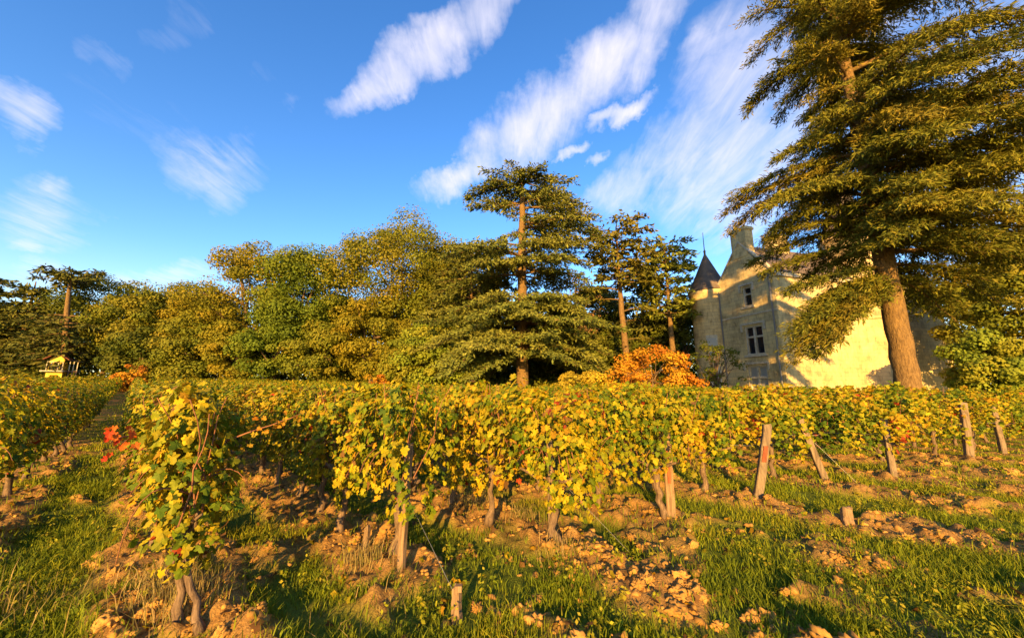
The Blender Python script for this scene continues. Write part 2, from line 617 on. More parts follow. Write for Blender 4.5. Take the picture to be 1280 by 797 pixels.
def vine_leaf_places(rng, n, half=0.56, zlo=0.46, zhi=1.43, thick=0.235, column=False):
    x = (rng.random(n) * 2 - 1) * half
    f = rng.random(n)
    top = zhi + 0.10 * np.sin(x * 7 + rng.random() * 6) + 0.06 * np.sin(x * 17 + rng.random() * 6)
    bot = zlo + 0.16 * np.sin(x * 5 + rng.random() * 6) + 0.08 * np.sin(x * 13 + rng.random() * 6)
    z = bot + (top - bot) * f ** 0.92
    prof = thick * (0.62 + 0.55 * np.sin(np.pi * np.clip((z - zlo) / (zhi - zlo), 0, 1)) ** 0.6) * (1 + 0.35 * np.sin(x * 9 + z * 6 + rng.random() * 6))
    side = np.where(rng.random(n) < 0.5, -1.0, 1.0)
    y = side * prof * (1 - 0.55 * rng.random(n) ** 1.6)
    if column:      # the open end of a row: leaves all the way round
        a = rng.random(n) * 2 * np.pi
        r = (prof + 0.02 + 0.07 * (rng.random(n) < .15)) * (1.08 - 0.45 * (z - zlo) / (zhi - zlo)) * (1 - 0.6 * rng.random(n) ** 1.3)
        x, y = np.cos(a) * r * 1.1, np.sin(a) * r
        pos = np.stack([x, y, z], -1)
        nrm = np.stack([np.cos(a) + .45 * rng.standard_normal(n), np.sin(a) + .45 * rng.standard_normal(n), 0.45 + 0.45 * rng.standard_normal(n)], -1)
        tip = np.stack([.25 * np.cos(a) + .4 * rng.standard_normal(n), .25 * np.sin(a) + .4 * rng.standard_normal(n), -1.0 + 0.45 * rng.standard_normal(n)], -1)
        return pos, nrm, tip
    hi = z > zhi - 0.12
    y = np.where(hi, y * 0.7, y)
    pos = np.stack([x, y, z], -1)
    nrm = np.stack([0.55 * rng.standard_normal(n), side * 0.95 + 0.45 * rng.standard_normal(n), 0.45 + 0.45 * rng.standard_normal(n) + hi * 0.7], -1)
    tip = np.stack([0.5 * rng.standard_normal(n), side * 0.25 + 0.3 * rng.standard_normal(n), -1.0 + 0.45 * rng.standard_normal(n)], -1)
    return pos, nrm, tip


def crook(rng, a, b, n, amp):
    s = np.linspace(0, 1, n)[:, None]
    p = np.asarray(a) * (1 - s) + np.asarray(b) * s
    j = np.cumsum(rng.standard_normal((n, 3)) * amp, 0)
    j -= s * j[-1]
    return p + j * np.array([1, 1, 0.3])


def vine_trunk(rng, head=0.60, thick=0.036, stems=1):
    mb = MB()
    for s in range(stems):
        off = np.array([0.02 - 0.12 * s, 0.05 * rng.standard_normal(), -0.06])
        top = np.array([0.05 * rng.standard_normal(), 0.04 * rng.standard_normal(), head])
        pts = crook(rng, off, top, 9, 0.022)
        rad = thick * np.array([1.5, 1.25, 1.0, .92, .98, .9, .95, 1.1, .9]) * (1 - 0.2 * s)
        mb.tube(pts, rad, 8, rough=0.22, rng=rng)
        for sg in (-1, 1):
            q = crook(rng, pts[-2], top + np.array([sg * (0.3 + 0.1 * rng.random()), 0.05 * rng.standard_normal(), 0.06]), 6, 0.012)
            mb.tube(q, thick * np.linspace(.75, .3, 6), 6, rough=0.2, rng=rng)
    return mb


def vine_canes(rng, n=7, zhi=1.5, half=0.5):
    mb = MB()
    for k in range(n):
        x0 = (k / max(1, n - 1) * 2 - 1) * half * 0.7
        a = (x0, 0.02 * rng.standard_normal(), 0.64)
        b = (x0 + 0.15 * rng.standard_normal(), 0.12 * rng.standard_normal(), zhi - 0.25 * rng.random())
        mb.tube(crook(rng, a, b, 7, 0.02), np.linspace(.0065, .003, 7), 4)
    for k in range(n // 2):     # a few arching out and down
        x0 = (rng.random() * 2 - 1) * half
        sg = rng.choice([-1, 1])
        a, b = np.array([x0, 0, 0.8]), np.array([x0 + .2 * rng.standard_normal(), sg * (.28 + .1 * rng.random()), 0.5 + .4 * rng.random()])
        c = np.array([(a[0] + b[0]) / 2, sg * .25, 1.05])
        s = np.linspace(0, 1, 8)[:, None]
        mb.tube((1 - s) ** 2 * a + 2 * s * (1 - s) * c + s * s * b, np.linspace(.006, .0025, 8), 4)
    return mb


def vine_foliage(rng, n, lod=0, size=0.043, warm=0.0, **kw):
    mb = MB()
    pos, nrm, tip = vine_leaf_places(rng, n, **kw)
    col = vine_tints(rng, pos[:, 0] + rng.random() * 9, pos[:, 2], warm)
    sz = size * (0.6 + 0.75 * rng.random(n))
    if lod == 0:
        add_leaves(mb, pos, nrm, tip, sz, col, rng)
    else:
        add_leaves(mb, pos, nrm, tip, sz * 1.12, col, rng, LEAF2_V, LEAF2_T)
    return mb


# ------------------------------------------------------------------ the vineyard
PLANT = 0.92
plants = []                       # x, y, row index (None past the named rows), order in the row, distance
rowrng = np.random.default_rng(4)
FIRST = {0: 0.0, 1: 0.0, 2: 0.22, 3: 0.0, 4: 0.12, 5: 0.62, 6: 0.55, 7: 0.05, 8: 0.0, 9: 0.5, 10: 0.5}


def tmax(n):
    return np.interp(n, [-20, 0, 10, 16, 22], [62, 60, 54, 40, 22])


for ri, (n_, t_) in enumerate(zip(ROW_N, ROW_T)):
    t, k = t_ + FIRST.get(ri, 0.5), 0
    while t < tmax(n_):
        x, y = xy_of(n_ + 0.05 * rowrng.standard_normal() - (0.12 if ri == 1 and k else 0), t + 0.06 * rowrng.standard_normal())
        plants.append((x, y, ri, k))
        t += PLANT
        k += 1
for j, n_ in enumerate(BACK_N):
    t, k = 5.0 + 0.4 * j, 0
    while t < tmax(n_):
        x, y = xy_of(n_ + 0.05 * rowrng.standard_normal(), t)
        plants.append((x, y, 100 + j, k))
        t += PLANT
        k += 1


def in_view(x, y, pad=1.06):
    yc = y * math.cos(PITCH)
    return y > 0.6 and abs(x) / max(yc, 0.1) < 1.385 * pad


vis = [p for p in plants if in_view(p[0], p[1])]
vis.sort(key=lambda p: math.hypot(p[0], p[1]))
NEAR = vis[:296]
FAR = vis[296:]
print('vines in view', len(vis), 'nearest', len(NEAR), 'reach', math.hypot(*NEAR[-1][:2]))

ROW_DESC = ['in the shaded row left of the grass path', 'in the row beginning with red leaves', 'in the row ending at the thin stake', 'in the row ending at the dark trunk',
            'in the row ending at the red-striped post', 'in the row ending at the right-leaning post', 'in the row ending at the left-leaning post', 'in the row ending at the half-buried post',
            'in the row after the half-buried post', 'in the row ending at the tall pale post', 'in the row ending at the rightmost post', 'in the first row behind the rightmost post',
            'in the second row behind the rightmost post', 'in the third row behind the rightmost post', 'in the last row before the giant cedar']
ORD = ['end', 'second', 'third', 'fourth', 'fifth', 'sixth', 'seventh', 'eighth', 'ninth', 'tenth']
ROWANG = math.atan2(DY, DX)

# shared variants for the middle distance
variants = []
for k in range(9):
    rg = np.random.default_rng(900 + k)
    fo = vine_foliage(rg, 700, 1, size=0.045, warm=0.02 * (k % 4) - .02)
    variants.append((vine_trunk(rg), vine_canes(rg, 5), fo))
var_objs = []
rgv = np.random.default_rng(77)


def vine_label(ri, k):
    if ri >= 100:
        return 'grapevine in the packed rows left of the shaded grass path', 'vines left of the grass path'
    d = ROW_DESC[ri]
    if k < len(ORD):
        return f'{ORD[k]} grapevine {d}', 'grapevines ' + d
    return f'grapevine past the tenth {d}', 'grapevines ' + d


used = {}
for i, (x, y, ri, k) in enumerate(NEAR):
    dist = math.hypot(x, y)
    z = float(ground_height(np.array(x), np.array(y)))
    lab, grp = vine_label(ri, k)
    rz = ROWANG + (math.pi if rgv.random() < 0.5 else 0) + 0.06 * rgv.standard_normal()
    if ri == 1 and k == 0:
        rz = ROWANG
    root = thing('grapevine', (x, y, z), rz, lab, 'grapevine', grp)
    if dist < 7.5:
        rg = np.random.default_rng(2000 + i)
        if ri == 1 and k == 0:           # the plant right in front
            vine_trunk(rg, 0.62, 0.026, 2).build('trunk', M['vine_bark'], root, True)
            ca = vine_canes(rg, 9, 1.5, 0.35)
            fo = MB()
            pos, nrm, tip = vine_leaf_places(rg, 800, zlo=0.42, zhi=1.46, thick=0.215, column=True)
            col = vine_tints(rg, pos[:, 0] * 1.5 + 3, pos[:, 2], 0.17)
            add_leaves(fo, pos, nrm, tip, 0.041 * (0.6 + 0.75 * rg.random(len(pos))), col, rg)
            p2, n2, t2 = vine_leaf_places(rg, 260, half=.3, zlo=0.6, zhi=1.46, thick=.16)
            add_leaves(fo, p2 - np.array([.0, 0, 0]) + np.array([.45, 0, 0]), n2, t2, 0.048 * (0.6 + 0.75 * rg.random(260)), vine_tints(rg, p2[:, 0], p2[:, 2]), rg)
            # two loose shoots reaching out to the sides, one red, one orange
            for (sx, sy, sz, tx, ty, tz, nn, c0, c1) in ((0.0, 0.25, 1.25, -0.12, 0.37, 1.22, 20, (.42, .028, .012), (.50, .13, .014)),
                                                         (0.0, -0.2, 1.10, -0.25, -0.66, 1.22, 24, (.45, .17, .014), (.40, .30, .018))):
                a, b_ = np.array([sx, sy, sz]), np.array([tx, ty, tz])
                pts = crook(rg, a, b_, 8, 0.015)
                ca.tube(pts, np.linspace(.007, .003, 8), 5)
                s = 0.35 + 0.65 * rg.random(nn) ** 0.7
                pp = a + (b_ - a) * s[:, None] + 0.045 * rg.standard_normal((nn, 3))
                w = rg.random((nn, 1))
                add_leaves(fo, pp, rg.standard_normal((nn, 3)) * .5 + np.array([1.0, 0, .3]), rg.standard_normal((nn, 3)) * .4 + np.array([0, 0, -1.0]),
                           0.027 * (0.7 + 0.6 * rg.random(nn)), np.array(c0) * (1 - w) + np.array(c1) * w, rg)
            ca.build('canes', M['cane'], root, True)
            fo.build('foliage', M['vine_leaf'], root)
            root.rotation_euler = (-0.11, 0.11, rz)      # the plant leans left
            root['label'] = 'tall end grapevine with a red and an orange shoot, beside the grass path'
        else:
            vine_trunk(rg, 0.60, 0.042 if k == 0 else 0.036).build('trunk', M['vine_bark'], root, True)
            vine_canes(rg, 7).build('canes', M['cane'], root, True)
            nl = 1020 if k else 820
            half = 0.58 if k else 0.50
            vine_foliage(rg, nl, 0, warm=0.12 * rg.random() + (0.10 if ri == 3 else 0), half=half, thick=.18 if ri == 1 else .235).build('foliage', M['vine_leaf'], root)
    else:
        vi = int(rgv.integers(len(variants)))
        if vi not in used:
            t_, c_, f_ = variants[vi]
            used[vi] = [t_.build('trunk', M['vine_bark'], root, True), c_.build('canes', M['cane'], root, True), f_.build('foliage', M['vine_leaf'], root)]
        else:
            for src in used[vi]:
                c = src.copy()
                C.objects.link(c)
                c.parent = root
        root.scale = (1.0, (0.8 if ri == 1 else 0.95) + 0.2 * rgv.random(), 0.96 + 0.09 * rgv.random())

# the rest of the field, past the nearest three hundred
mb = MB()
rg = np.random.default_rng(5)
ca, sa = math.cos(ROWANG), math.sin(ROWANG)
for (x, y, ri, k) in FAR:
    d = math.hypot(x, y)
    n = 330 if d < 22 else (230 if d < 34 else 150)
    pos, nrm, tip = vine_leaf_places(rg, n, zhi=1.45)
    hi = 0.046 * (1.2 if d < 22 else (1.5 if d < 34 else 1.9))
    col = vine_tints(rg, pos[:, 0] + rg.random() * 9, pos[:, 2], -0.02)
    z = float(base_height(np.array(x), np.array(y)))
    Rm = np.array([[ca, -sa, 0], [sa, ca, 0], [0, 0, 1]])
    sc = np.array([1, 1, 0.95 + 0.1 * rg.random()])
    add_leaves(mb, (pos * sc) @ Rm.T + np.array([x, y, z]), nrm @ Rm.T, tip @ Rm.T, hi * (0.6 + 0.75 * rg.random(n)), col, rg, RHOMB_V * np.array([1.7, 1.3]) - np.array([0, .3]), RHOMB_Q)
    if d < 30:
        mb.tube(crook(rg, (x, y, z - .05), (x, y, z + .65), 4, .02), [.05, .04, .04, .03], 5, mat=1)
far = mb.build('grapevine_field', [M['vine_leaf'], M['vine_bark']])
tag(far, 'far rows of yellow-green grapevines filling the field to the trees', 'grapevines', kind='stuff')
far.name = 'far_grapevines'

# ------------------------------------------------------------------ posts, stakes and wires


def post(name, base, top, w, label, mat_=None, cat='post', red=None, group='row-end posts', taper=0.9, d=None, split=False):
    base, top = np.asarray(base, float), np.asarray(top, float)
    rg = np.random.default_rng(abs(hash(label)) % 1000 if False else len(label) * 7)
    root = thing(name, base, 0, label, cat, group)
    mb = MB()
    nseg = 9
    s = np.linspace(-0.08, 1, nseg)
    rel = top - base
    d = d or w
    prof = np.array([(-1, -.8), (-.8, -1), (.8, -1), (1, -.8), (1, .8), (.8, 1), (-.8, 1), (-1, .8)]) * 0.5
    aa = R(-20)
    prof = prof @ np.array([[math.cos(aa), math.sin(aa)], [-math.sin(aa), math.cos(aa)]])
    vs_ = []
    for i, q in enumerate(s):
        c = rel * q + np.array([0.0025 * rg.standard_normal(), 0.0025 * rg.standard_normal(), 0])
        k = 1 - (1 - taper) * max(q, 0)
        pr = prof * np.array([w, d]) * k * (1 + 0.022 * rg.standard_normal((8, 1)))
        zoff = (0.02 * rg.standard_normal(8) if i == nseg - 1 else np.zeros(8))
        vs_.append(np.concatenate([pr + c[:2], (c[2] + zoff)[:, None]], 1))
    v = np.concatenate(vs_ + [(rel + np.array([0, 0, 0.012]))[None]])
    q_ = [(i * 8 + k, i * 8 + (k + 1) % 8, (i + 1) * 8 + (k + 1) % 8, (i + 1) * 8 + k) for i in range(nseg - 1) for k in range(8)]
    t_ = [(nseg * 8, (nseg - 1) * 8 + k, (nseg - 1) * 8 + (k + 1) % 8) for k in range(8)]
    mb.add(v, tris=t_, quads=q_)
    mb.build('shaft', mat_ or M['post_wood'], root)
    if red:
        z0, z1, f = red
        pm = MB()
        a, b_ = rel * z0, rel * z1
        ca_, sa_ = math.cos(aa), math.sin(aa)
        fr = np.array([-(-sa_) * 0, 0, 0])
        ux = np.array([ca_, sa_, 0])
        uy = np.array([-sa_, ca_, 0])
        hw = w * 0.5 * f
        off = -uy * (d * 0.5 * 1.08 + 0.006)
        rows = []
        for q in np.linspace(0, 1, 7):
            c = a * (1 - q) + b_ * q
            e = 1 - 0.25 * abs(rg.standard_normal())
            rows += [c + off - ux * hw * e, c + off + ux * hw * (1 - .15 * abs(rg.standard_normal())), c + off * 0.8 + ux * hw, c + off * .8 - ux * hw]
        rows = np.array(rows)
        qq = [(i * 4 + k, i * 4 + (k + 1) % 4, (i + 1) * 4 + (k + 1) % 4, (i + 1) * 4 + k) for i in range(6) for k in range(4)] + [(0, 1, 2, 3), (24, 25, 26, 27)]
        pm.add(rows, quads=qq)
        pm.build('red_patch', M['red_paint'], root)
    return root


def gz(x, y):
    return float(ground_height(np.array(float(x)), np.array(float(y))))


def on_ground(u, v):
    r = ray(u, v)
    s = EYE / -r[2]
    q = r * s
    return np.array([q[0], q[1], gz(q[0], q[1])])


def wire(name, pts, label, r=0.0015, sag=0.0, group=None):
    pts = np.asarray(pts, float)
    mb = MB()
    seg = []
    for a, b_ in zip(pts[:-1], pts[1:]):
        s = np.linspace(0, 1, 7)[:, None]
        p = a * (1 - s) + b_ * s
        p[:, 2] -= (4 * s * (1 - s))[:, 0] * sag
        seg.append(p if not seg else p[1:])
    mb.tube(np.concatenate(seg), r, 5)
    o = mb.build(name, M['wire'])
    return tag(o, label, 'wire', group)


b1 = on_ground(500, 727)
post('stake', b1, b1 + np.array([0.02, 0.02, 1.0]), 0.058, 'tall thin stake at the end of a row, leaves hanging over its upper half', M['stake_wood'])
b2 = on_ground(690, 684)
post('stake', b2, b2 + np.array([0.0, 0.05, 0.95]), 0.06, 'thick stake close beside the dark gnarled vine trunk', M['post_wood'])
b3 = on_ground(840, 657)
post('post', b3, b3 + np.array([0.03, 0.05, 0.92]), 0.10, 'upright wooden post with a long red stripe down its face', M['stake_wood'], red=(.40, .80, .35))
b4 = on_ground(948, 628)
post('post', b4, b4 + np.array([0.27, 0.02, 0.98]), 0.108, 'weathered post leaning right with a red patch at mid-height', red=(.50, .72, .55))
b5 = on_ground(1032, 606)
post('post', b5, b5 + np.array([-0.24, 0.06, 0.98]), 0.10, 'grey split post leaning left, its right edge sunlit')
b6 = on_ground(1118, 602)
post('post', b6, b6 + np.array([0.10, 0.10, 0.95]), 0.09, 'short post whose upper half is buried in vine leaves')
b7 = on_ground(1213, 577)
post('post', b7, b7 + np.array([0.16, 0.05, 1.18]), 0.125, 'tall broad pale post near the right edge of the vines')
b8 = on_ground(1255, 568)
post('post', b8, b8 + np.array([0.12, 0.10, 1.1]), 0.10, 'slim rightmost post standing before a vine')
# short anchor stakes out on the headland
s1 = on_ground(572, 778)
sa_ = post('anchor_stake', s1, s1 + np.array([-0.02, 0.03, 0.20]), 0.062, 'short sawn-off anchor stake in the soil before the thin stake', M['stake_wood'], 'stake', group='anchor stakes', taper=.85)
mbk = MB()
mbk.box(-.02, .025, -.02, .02, .195, .235)
mbk.build('knob', M['stake_wood'], sa_)
s2 = on_ground(1061, 662)
post('anchor_stake', s2, s2 + np.array([0.02, 0.02, 0.16]), 0.10, 'stubby anchor stake alone in the grass on the right', M['stake_wood'], 'stake', group='anchor stakes')
s3 = on_ground(456, 700)
post('anchor_stake', s3, s3 + np.array([0.0, 0.02, 0.22]), 0.05, 'small broken stub left of the tall thin stake', M['stake_wood'], 'stake', group='anchor stakes')
pm_ = on_ground(266, 582)
mk = post('marker_stake', pm_, pm_ + np.array([0, 0, 0.62]), 0.028, 'thin white marker stake in the dark alley behind the front vine', M['white'], 'stake', group='marker stakes', taper=1)
wire('anchor_wire', [b1 + np.array([.012, .012, .6]), s1 + np.array([-.03, .02, .17])], 'taut anchor wire from the thin stake down to the sawn-off stake')
wire('anchor_wire', [b5 + np.array([-.14, .05, .68]), on_ground(1075, 612)], 'anchor wire running right and down from the left-leaning split post')
g2 = on_ground(788, 700)
wire('anchor_wire', [b2 + np.array([.05, .1, .62]), g2 + np.array([0, 0, .03])], 'anchor wire slanting down into the grass right of the dark trunk')
# trellis wires along the first rows
for ri, bb in ((1, None), (2, b1), (3, b2), (4, b3), (5, b4), (6, b5), (7, b6), (9, b7), (10, b8)):
    t0 = ROW_T[ri] + 0.05
    pts = []
    for t in np.arange(t0, t0 + 14, 2.2):
        x, y = xy_of(ROW_N[ri], t)
        pts.append((x, y, float(base_height(np.array(x), np.array(y))) + 0.68))
    if bb is not None:
        pts[0] = tuple(bb + np.array([.02, .02, .70]))
    wire('trellis_wire', pts, 'trellis wire under the leaves ' + ROW_DESC[ri], 0.002, 0.015, 'trellis wires')

# ------------------------------------------------------------------ grass, weeds and clods
rg = np.random.default_rng(31)


def ground_points(n, ymin, ymax, dens_pow=1.0):
    """points on the visible near ground, denser towards the front"""
    y = ymin + (ymax - ymin) * rg.random(n) ** dens_pow
    x = (rg.random(n) * 2 - 1) * (1.42 * y + 0.4)
    out = rg.random(n) < 0.22          # and some past the sides of the picture
    x = np.where(out, np.sign(x) * (1.42 * y + 0.4 + 4.5 * rg.random(n)), x)
    return x, y


def blades(mb, x, y, h, w, col, lean=0.5):
    n = len(x)
    z = ground_height(x, y)
    a = rg.random(n) * 2 * np.pi
    b_ = rg.random(n) * 2 * np.pi
    side = np.stack([np.cos(a), np.sin(a), np.zeros(n)], -1)
    ln = np.stack([np.cos(b_), np.sin(b_), np.zeros(n)], -1) * (lean * rg.random(n) * h)[:, None]
    p0 = np.stack([x, y, z - 0.01], -1)
    up = np.array([0, 0, 1.0])
    m1 = p0 + ln * 0.3 + up * (h * 0.55)[:, None]
    tp = p0 + ln + up * (h * (1 - 0.25 * rg.random(n)))[:, None]
    sw = side * w[:, None]
    V = np.stack([p0 - sw, p0 + sw, m1 + sw * 0.75, m1 - sw * 0.75, tp], 1)
    k = (np.arange(n) * 5)[:, None]
    mb.add(V.reshape(-1, 3), tris=k + np.array([[3, 2, 4]]), quads=k + np.array([[0, 1, 2, 3]]), col=np.repeat(col[:, None], 5, 1).reshape(-1, 3))


GP = np.array([(.13, .165, .009), (.20, .225, .011), (.27, .26, .013), (.32, .265, .02), (.38, .27, .05)])


def grass_cols(x, y, n):
    a = fbm(x * 0.9 + 3, y * 0.9, 51, 3) * 1.5 - 0.4 + (rg.random(n) - .5) * 0.7
    k = np.digitize(a, [0.15, 0.45, 0.72, 0.98])
    return GP[k] * (0.7 + 0.6 * rg.random((n, 1)))


mb = MB()
for (n, y0, y1, pw, hh, ww) in ((235000, 1.4, 6.5, 1.25, 0.085, 0.0035), (112000, 6.0, 15.0, 1.3, 0.10, 0.007), (36000, 14.0, 30.0, 1.2, 0.12, 0.014)):
    x, y = ground_points(n, y0, y1, pw)
    a = dirt_amount(x, y)
    tuft = fbm(x * 2.1 + 40, y * 2.1, 61, 3)
    keep = rg.random(n) < np.clip(1 - a * 0.93, 0, 1) * np.clip((tuft - 0.28) / 0.25, 0.12, 1)
    x, y, tuft = x[keep], y[keep], tuft[keep]
    n = len(x)
    h = hh * (0.45 + 0.9 * rg.random(n)) * (0.55 + 1.0 * np.clip(tuft, .2, .9))
    blades(mb, x, y, h, ww * (0.6 + 0.8 * rg.random(n)), grass_cols(x, y, n), 0.9)
# dry tussocks by the front vine and at the left
for (u, v, cnt, rad, hh) in ((205, 770, 260, .12, .24), (190, 740, 130, .10, .2), (30, 770, 110, .22, .26), (230, 780, 120, .1, .2), (470, 760, 90, .25, .14), (590, 640, 200, .15, .16), (655, 655, 200, .14, .16), (455, 720, 160, .08, .2), (700, 700, 120, .1, .14)):
    c = on_ground(u, v)
    x, y = c[0] + rad * rg.standard_normal(cnt), c[1] + rad * rg.standard_normal(cnt)
    w = rg.random((cnt, 1))
    blades(mb, x, y, hh * (0.5 + 0.8 * rg.random(cnt)), np.full(cnt, .003), np.array((.40, .27, .10)) * w + np.array((.20, .17, .04)) * (1 - w), 0.8)
grass = mb.build('grass', M['grass'])
tag(grass, 'green grass tufts with dry straw blades between the rows', 'grass', kind='stuff')

mb = MB()
x, y = ground_points(4200, 1.5, 9.5, 1.3)
a = dirt_amount(x, y)
wn_ = fbm(x * 1.2 + 9, y * 1.2 + 70, 81, 3)
keep = (rg.random(len(x)) < (1 - a * .8)) & (wn_ > 0.50 - 0.10 * (x > 1.5))
x, y = x[keep], y[keep]
for k in range(len(x)):
    nl = int(rg.integers(9, 18))
    hgt = 0.07 + 0.12 * rg.random()
    s = rg.random(nl)
    an = np.cumsum(np.full(nl, 2.4)) + rg.random() * 6
    stem = np.array([x[k], y[k], 0.0]) + np.array([.03 * rg.standard_normal(), .03 * rg.standard_normal(), 0])
    outv = np.stack([np.cos(an), np.sin(an), np.zeros(nl)], -1)
    pos = stem + np.array([0, 0, 1.0]) * (hgt * s)[:, None] + outv * 0.012
    pos[:, 2] += gz(x[k], y[k])
    c0 = GP[int(rg.integers(0, 4))]
    add_leaves(mb, pos, outv * 0.5 + np.array([0, 0, 1.0]) + 0.3 * rg.standard_normal((nl, 3)), outv + np.array([0, 0, .45]), (0.042 - 0.02 * s) * (0.7 + 0.6 * rg.random(nl)),
               c0 * (0.75 + 0.5 * rg.random((nl, 1))), rg, RHOMB_V, RHOMB_Q, fold=0.2, curl=0.4)
weeds = mb.build('weeds', M['grass'])
tag(weeds, 'low leafy green weeds among the grass', 'weeds', kind='stuff')


def ico(sub):
    import bmesh
    bm = bmesh.new()
    bmesh.ops.create_icosphere(bm, subdivisions=sub, radius=1.0)
    v = np.array([q.co[:] for q in bm.verts])
    f = np.array([[q.index for q in fc.verts] for fc in bm.faces])
    bm.free()
    return v, f


ICO = {k: ico(k) for k in (1, 2, 4)}


def clod(mb, p, r, col):
    """a crumbly lump: rounded knobs on a squat body"""
    V0, F0 = ICO[4 if r > .034 else (2 if r > .011 else 1)]
    v = V0.copy()
    h = np.zeros(len(v))
    for q, amp in ((1.7, .28), (3.9, .28), (8.5, .22), (17.0, .15)):
        w = rg.standard_normal((3, 3)) * q * .8
        ph = rg.random(3) * 6.3
        h += amp * np.prod(np.sin(v @ w + ph), 1) * 1.6 + amp * .25 * np.sin(v @ w[:, 0] + ph[0])
    sc = np.array([1 + .5 * rg.random(), .8 + .4 * rg.random(), .7 + .3 * rg.random()]) * r
    v = v * (1 + h[:, None]) * sc
    v = v * (1 + .03 * rg.standard_normal((len(v), 1)))
    t = rg.random() * 6.3
    v = v @ np.array([[math.cos(t), math.sin(t), 0], [-math.sin(t), math.cos(t), 0], [0, 0, 1]])
    mb.add(v + p + np.array([0, 0, sc[2] * .02]), tris=F0, col=col)


mb = MB()
x, y = ground_points(72000, 1.5, 11.0, 1.35)
a = dirt_amount(x, y)
lump_f = fbm(x * 2.0 + 12, y * 2.0, 91, 3)
keep = rg.random(len(x)) < np.clip(a * 1.0 - 0.25, 0, 1) * np.clip((lump_f - .35) / .25, .08, 1) * .55
x, y = x[keep], y[keep]
z = ground_height(x, y)
for k in range(len(x)):
    u_ = rg.random()
    r = 0.006 + 0.012 * rg.random() + (0.03 * rg.random() if u_ < 0.16 else 0) + (0.06 * rg.random() if u_ < 0.022 else 0)
    clod(mb, np.array([x[k], y[k], z[k]]), r, np.array((.31, .165, .042)) * (0.7 + 0.6 * rg.random()))
for (u, v, n_, sp, rr) in ((640, 770, 9, .16, .07), (790, 735, 12, .22, .07), (855, 755, 10, .2, .075), (970, 785, 8, .18, .07), (1065, 722, 9, .26, .06), (700, 705, 8, .2, .055), (570, 690, 12, .3, .05), (760, 695, 9, .2, .05), (470, 640, 12, .35, .05), (1195, 640, 7, .3, .06), (885, 665, 10, .35, .05), (690, 720, 7, .15, .05)):
    c = on_ground(u, v)
    for q in range(n_ * 3):
        px, py = c[0] + sp * rg.standard_normal(), c[1] + sp * .55 * rg.standard_normal()
        clod(mb, np.array([px, py, gz(px, py)]), rr * (.15 + .5 * rg.random() ** 1.7), np.array((.31, .165, .042)) * (0.75 + 0.5 * rg.random()))
clods = mb.build('soil_clods', M['clod'], smooth=True)
tag(clods, 'crumbled orange-brown clods of soil along the vine rows', 'soil', kind='stuff')

mb = MB()
x, y = ground_points(2600, 1.5, 10.0, 1.3)
d_, n_, t_ = row_dist(x, y)
keep = d_ < 0.35 + 0.4 * rg.random(len(x))
x, y = x[keep], y[keep]
n = len(x)
pos = np.stack([x, y, ground_height(x, y) + 0.012 + 0.03 * rg.random(n)], -1)
add_leaves(mb, pos, np.array([0, 0, 1.0]) + 0.45 * rg.standard_normal((n, 3)), rg.standard_normal((n, 3)), 0.05 * (0.6 + .7 * rg.random(n)), VINE_PAL[rg.choice([3, 4, 5, 7, 7, 7], n)] * (0.5 + .5 * rg.random((n, 1))), rg, LEAF2_V, LEAF2_T)
litter = mb.build('fallen_leaves', M['vine_leaf'])
tag(litter, 'fallen yellow and brown vine leaves on the soil', 'leaves', kind='stuff')

# ------------------------------------------------------------------ broadleaf trees


def crown_clumps(rng, rx, ry, z0, z1, n, lobes=6, lump=0.3):
    """clump centres through an uneven crown volume, some out past its edge"""
    cz, rz = (z0 + z1) / 2, (z1 - z0) / 2
    lob = norm(rng.standard_normal((lobes, 3)) + np.array([0, 0, .35]))
    d = norm(rng.standard_normal((n, 3)) + np.array([0, 0, .25]))
    al = np.max(d @ lob.T, 1)
    rad = (1 - lump) + lump * np.clip((al - 0.35) / 0.6, 0, 1.2)
    r = rad * (0.30 + 0.70 * rng.random(n) ** 0.33)
    return d * r[:, None] * np.array([rx, ry, rz]) + np.array([0, 0, cz])


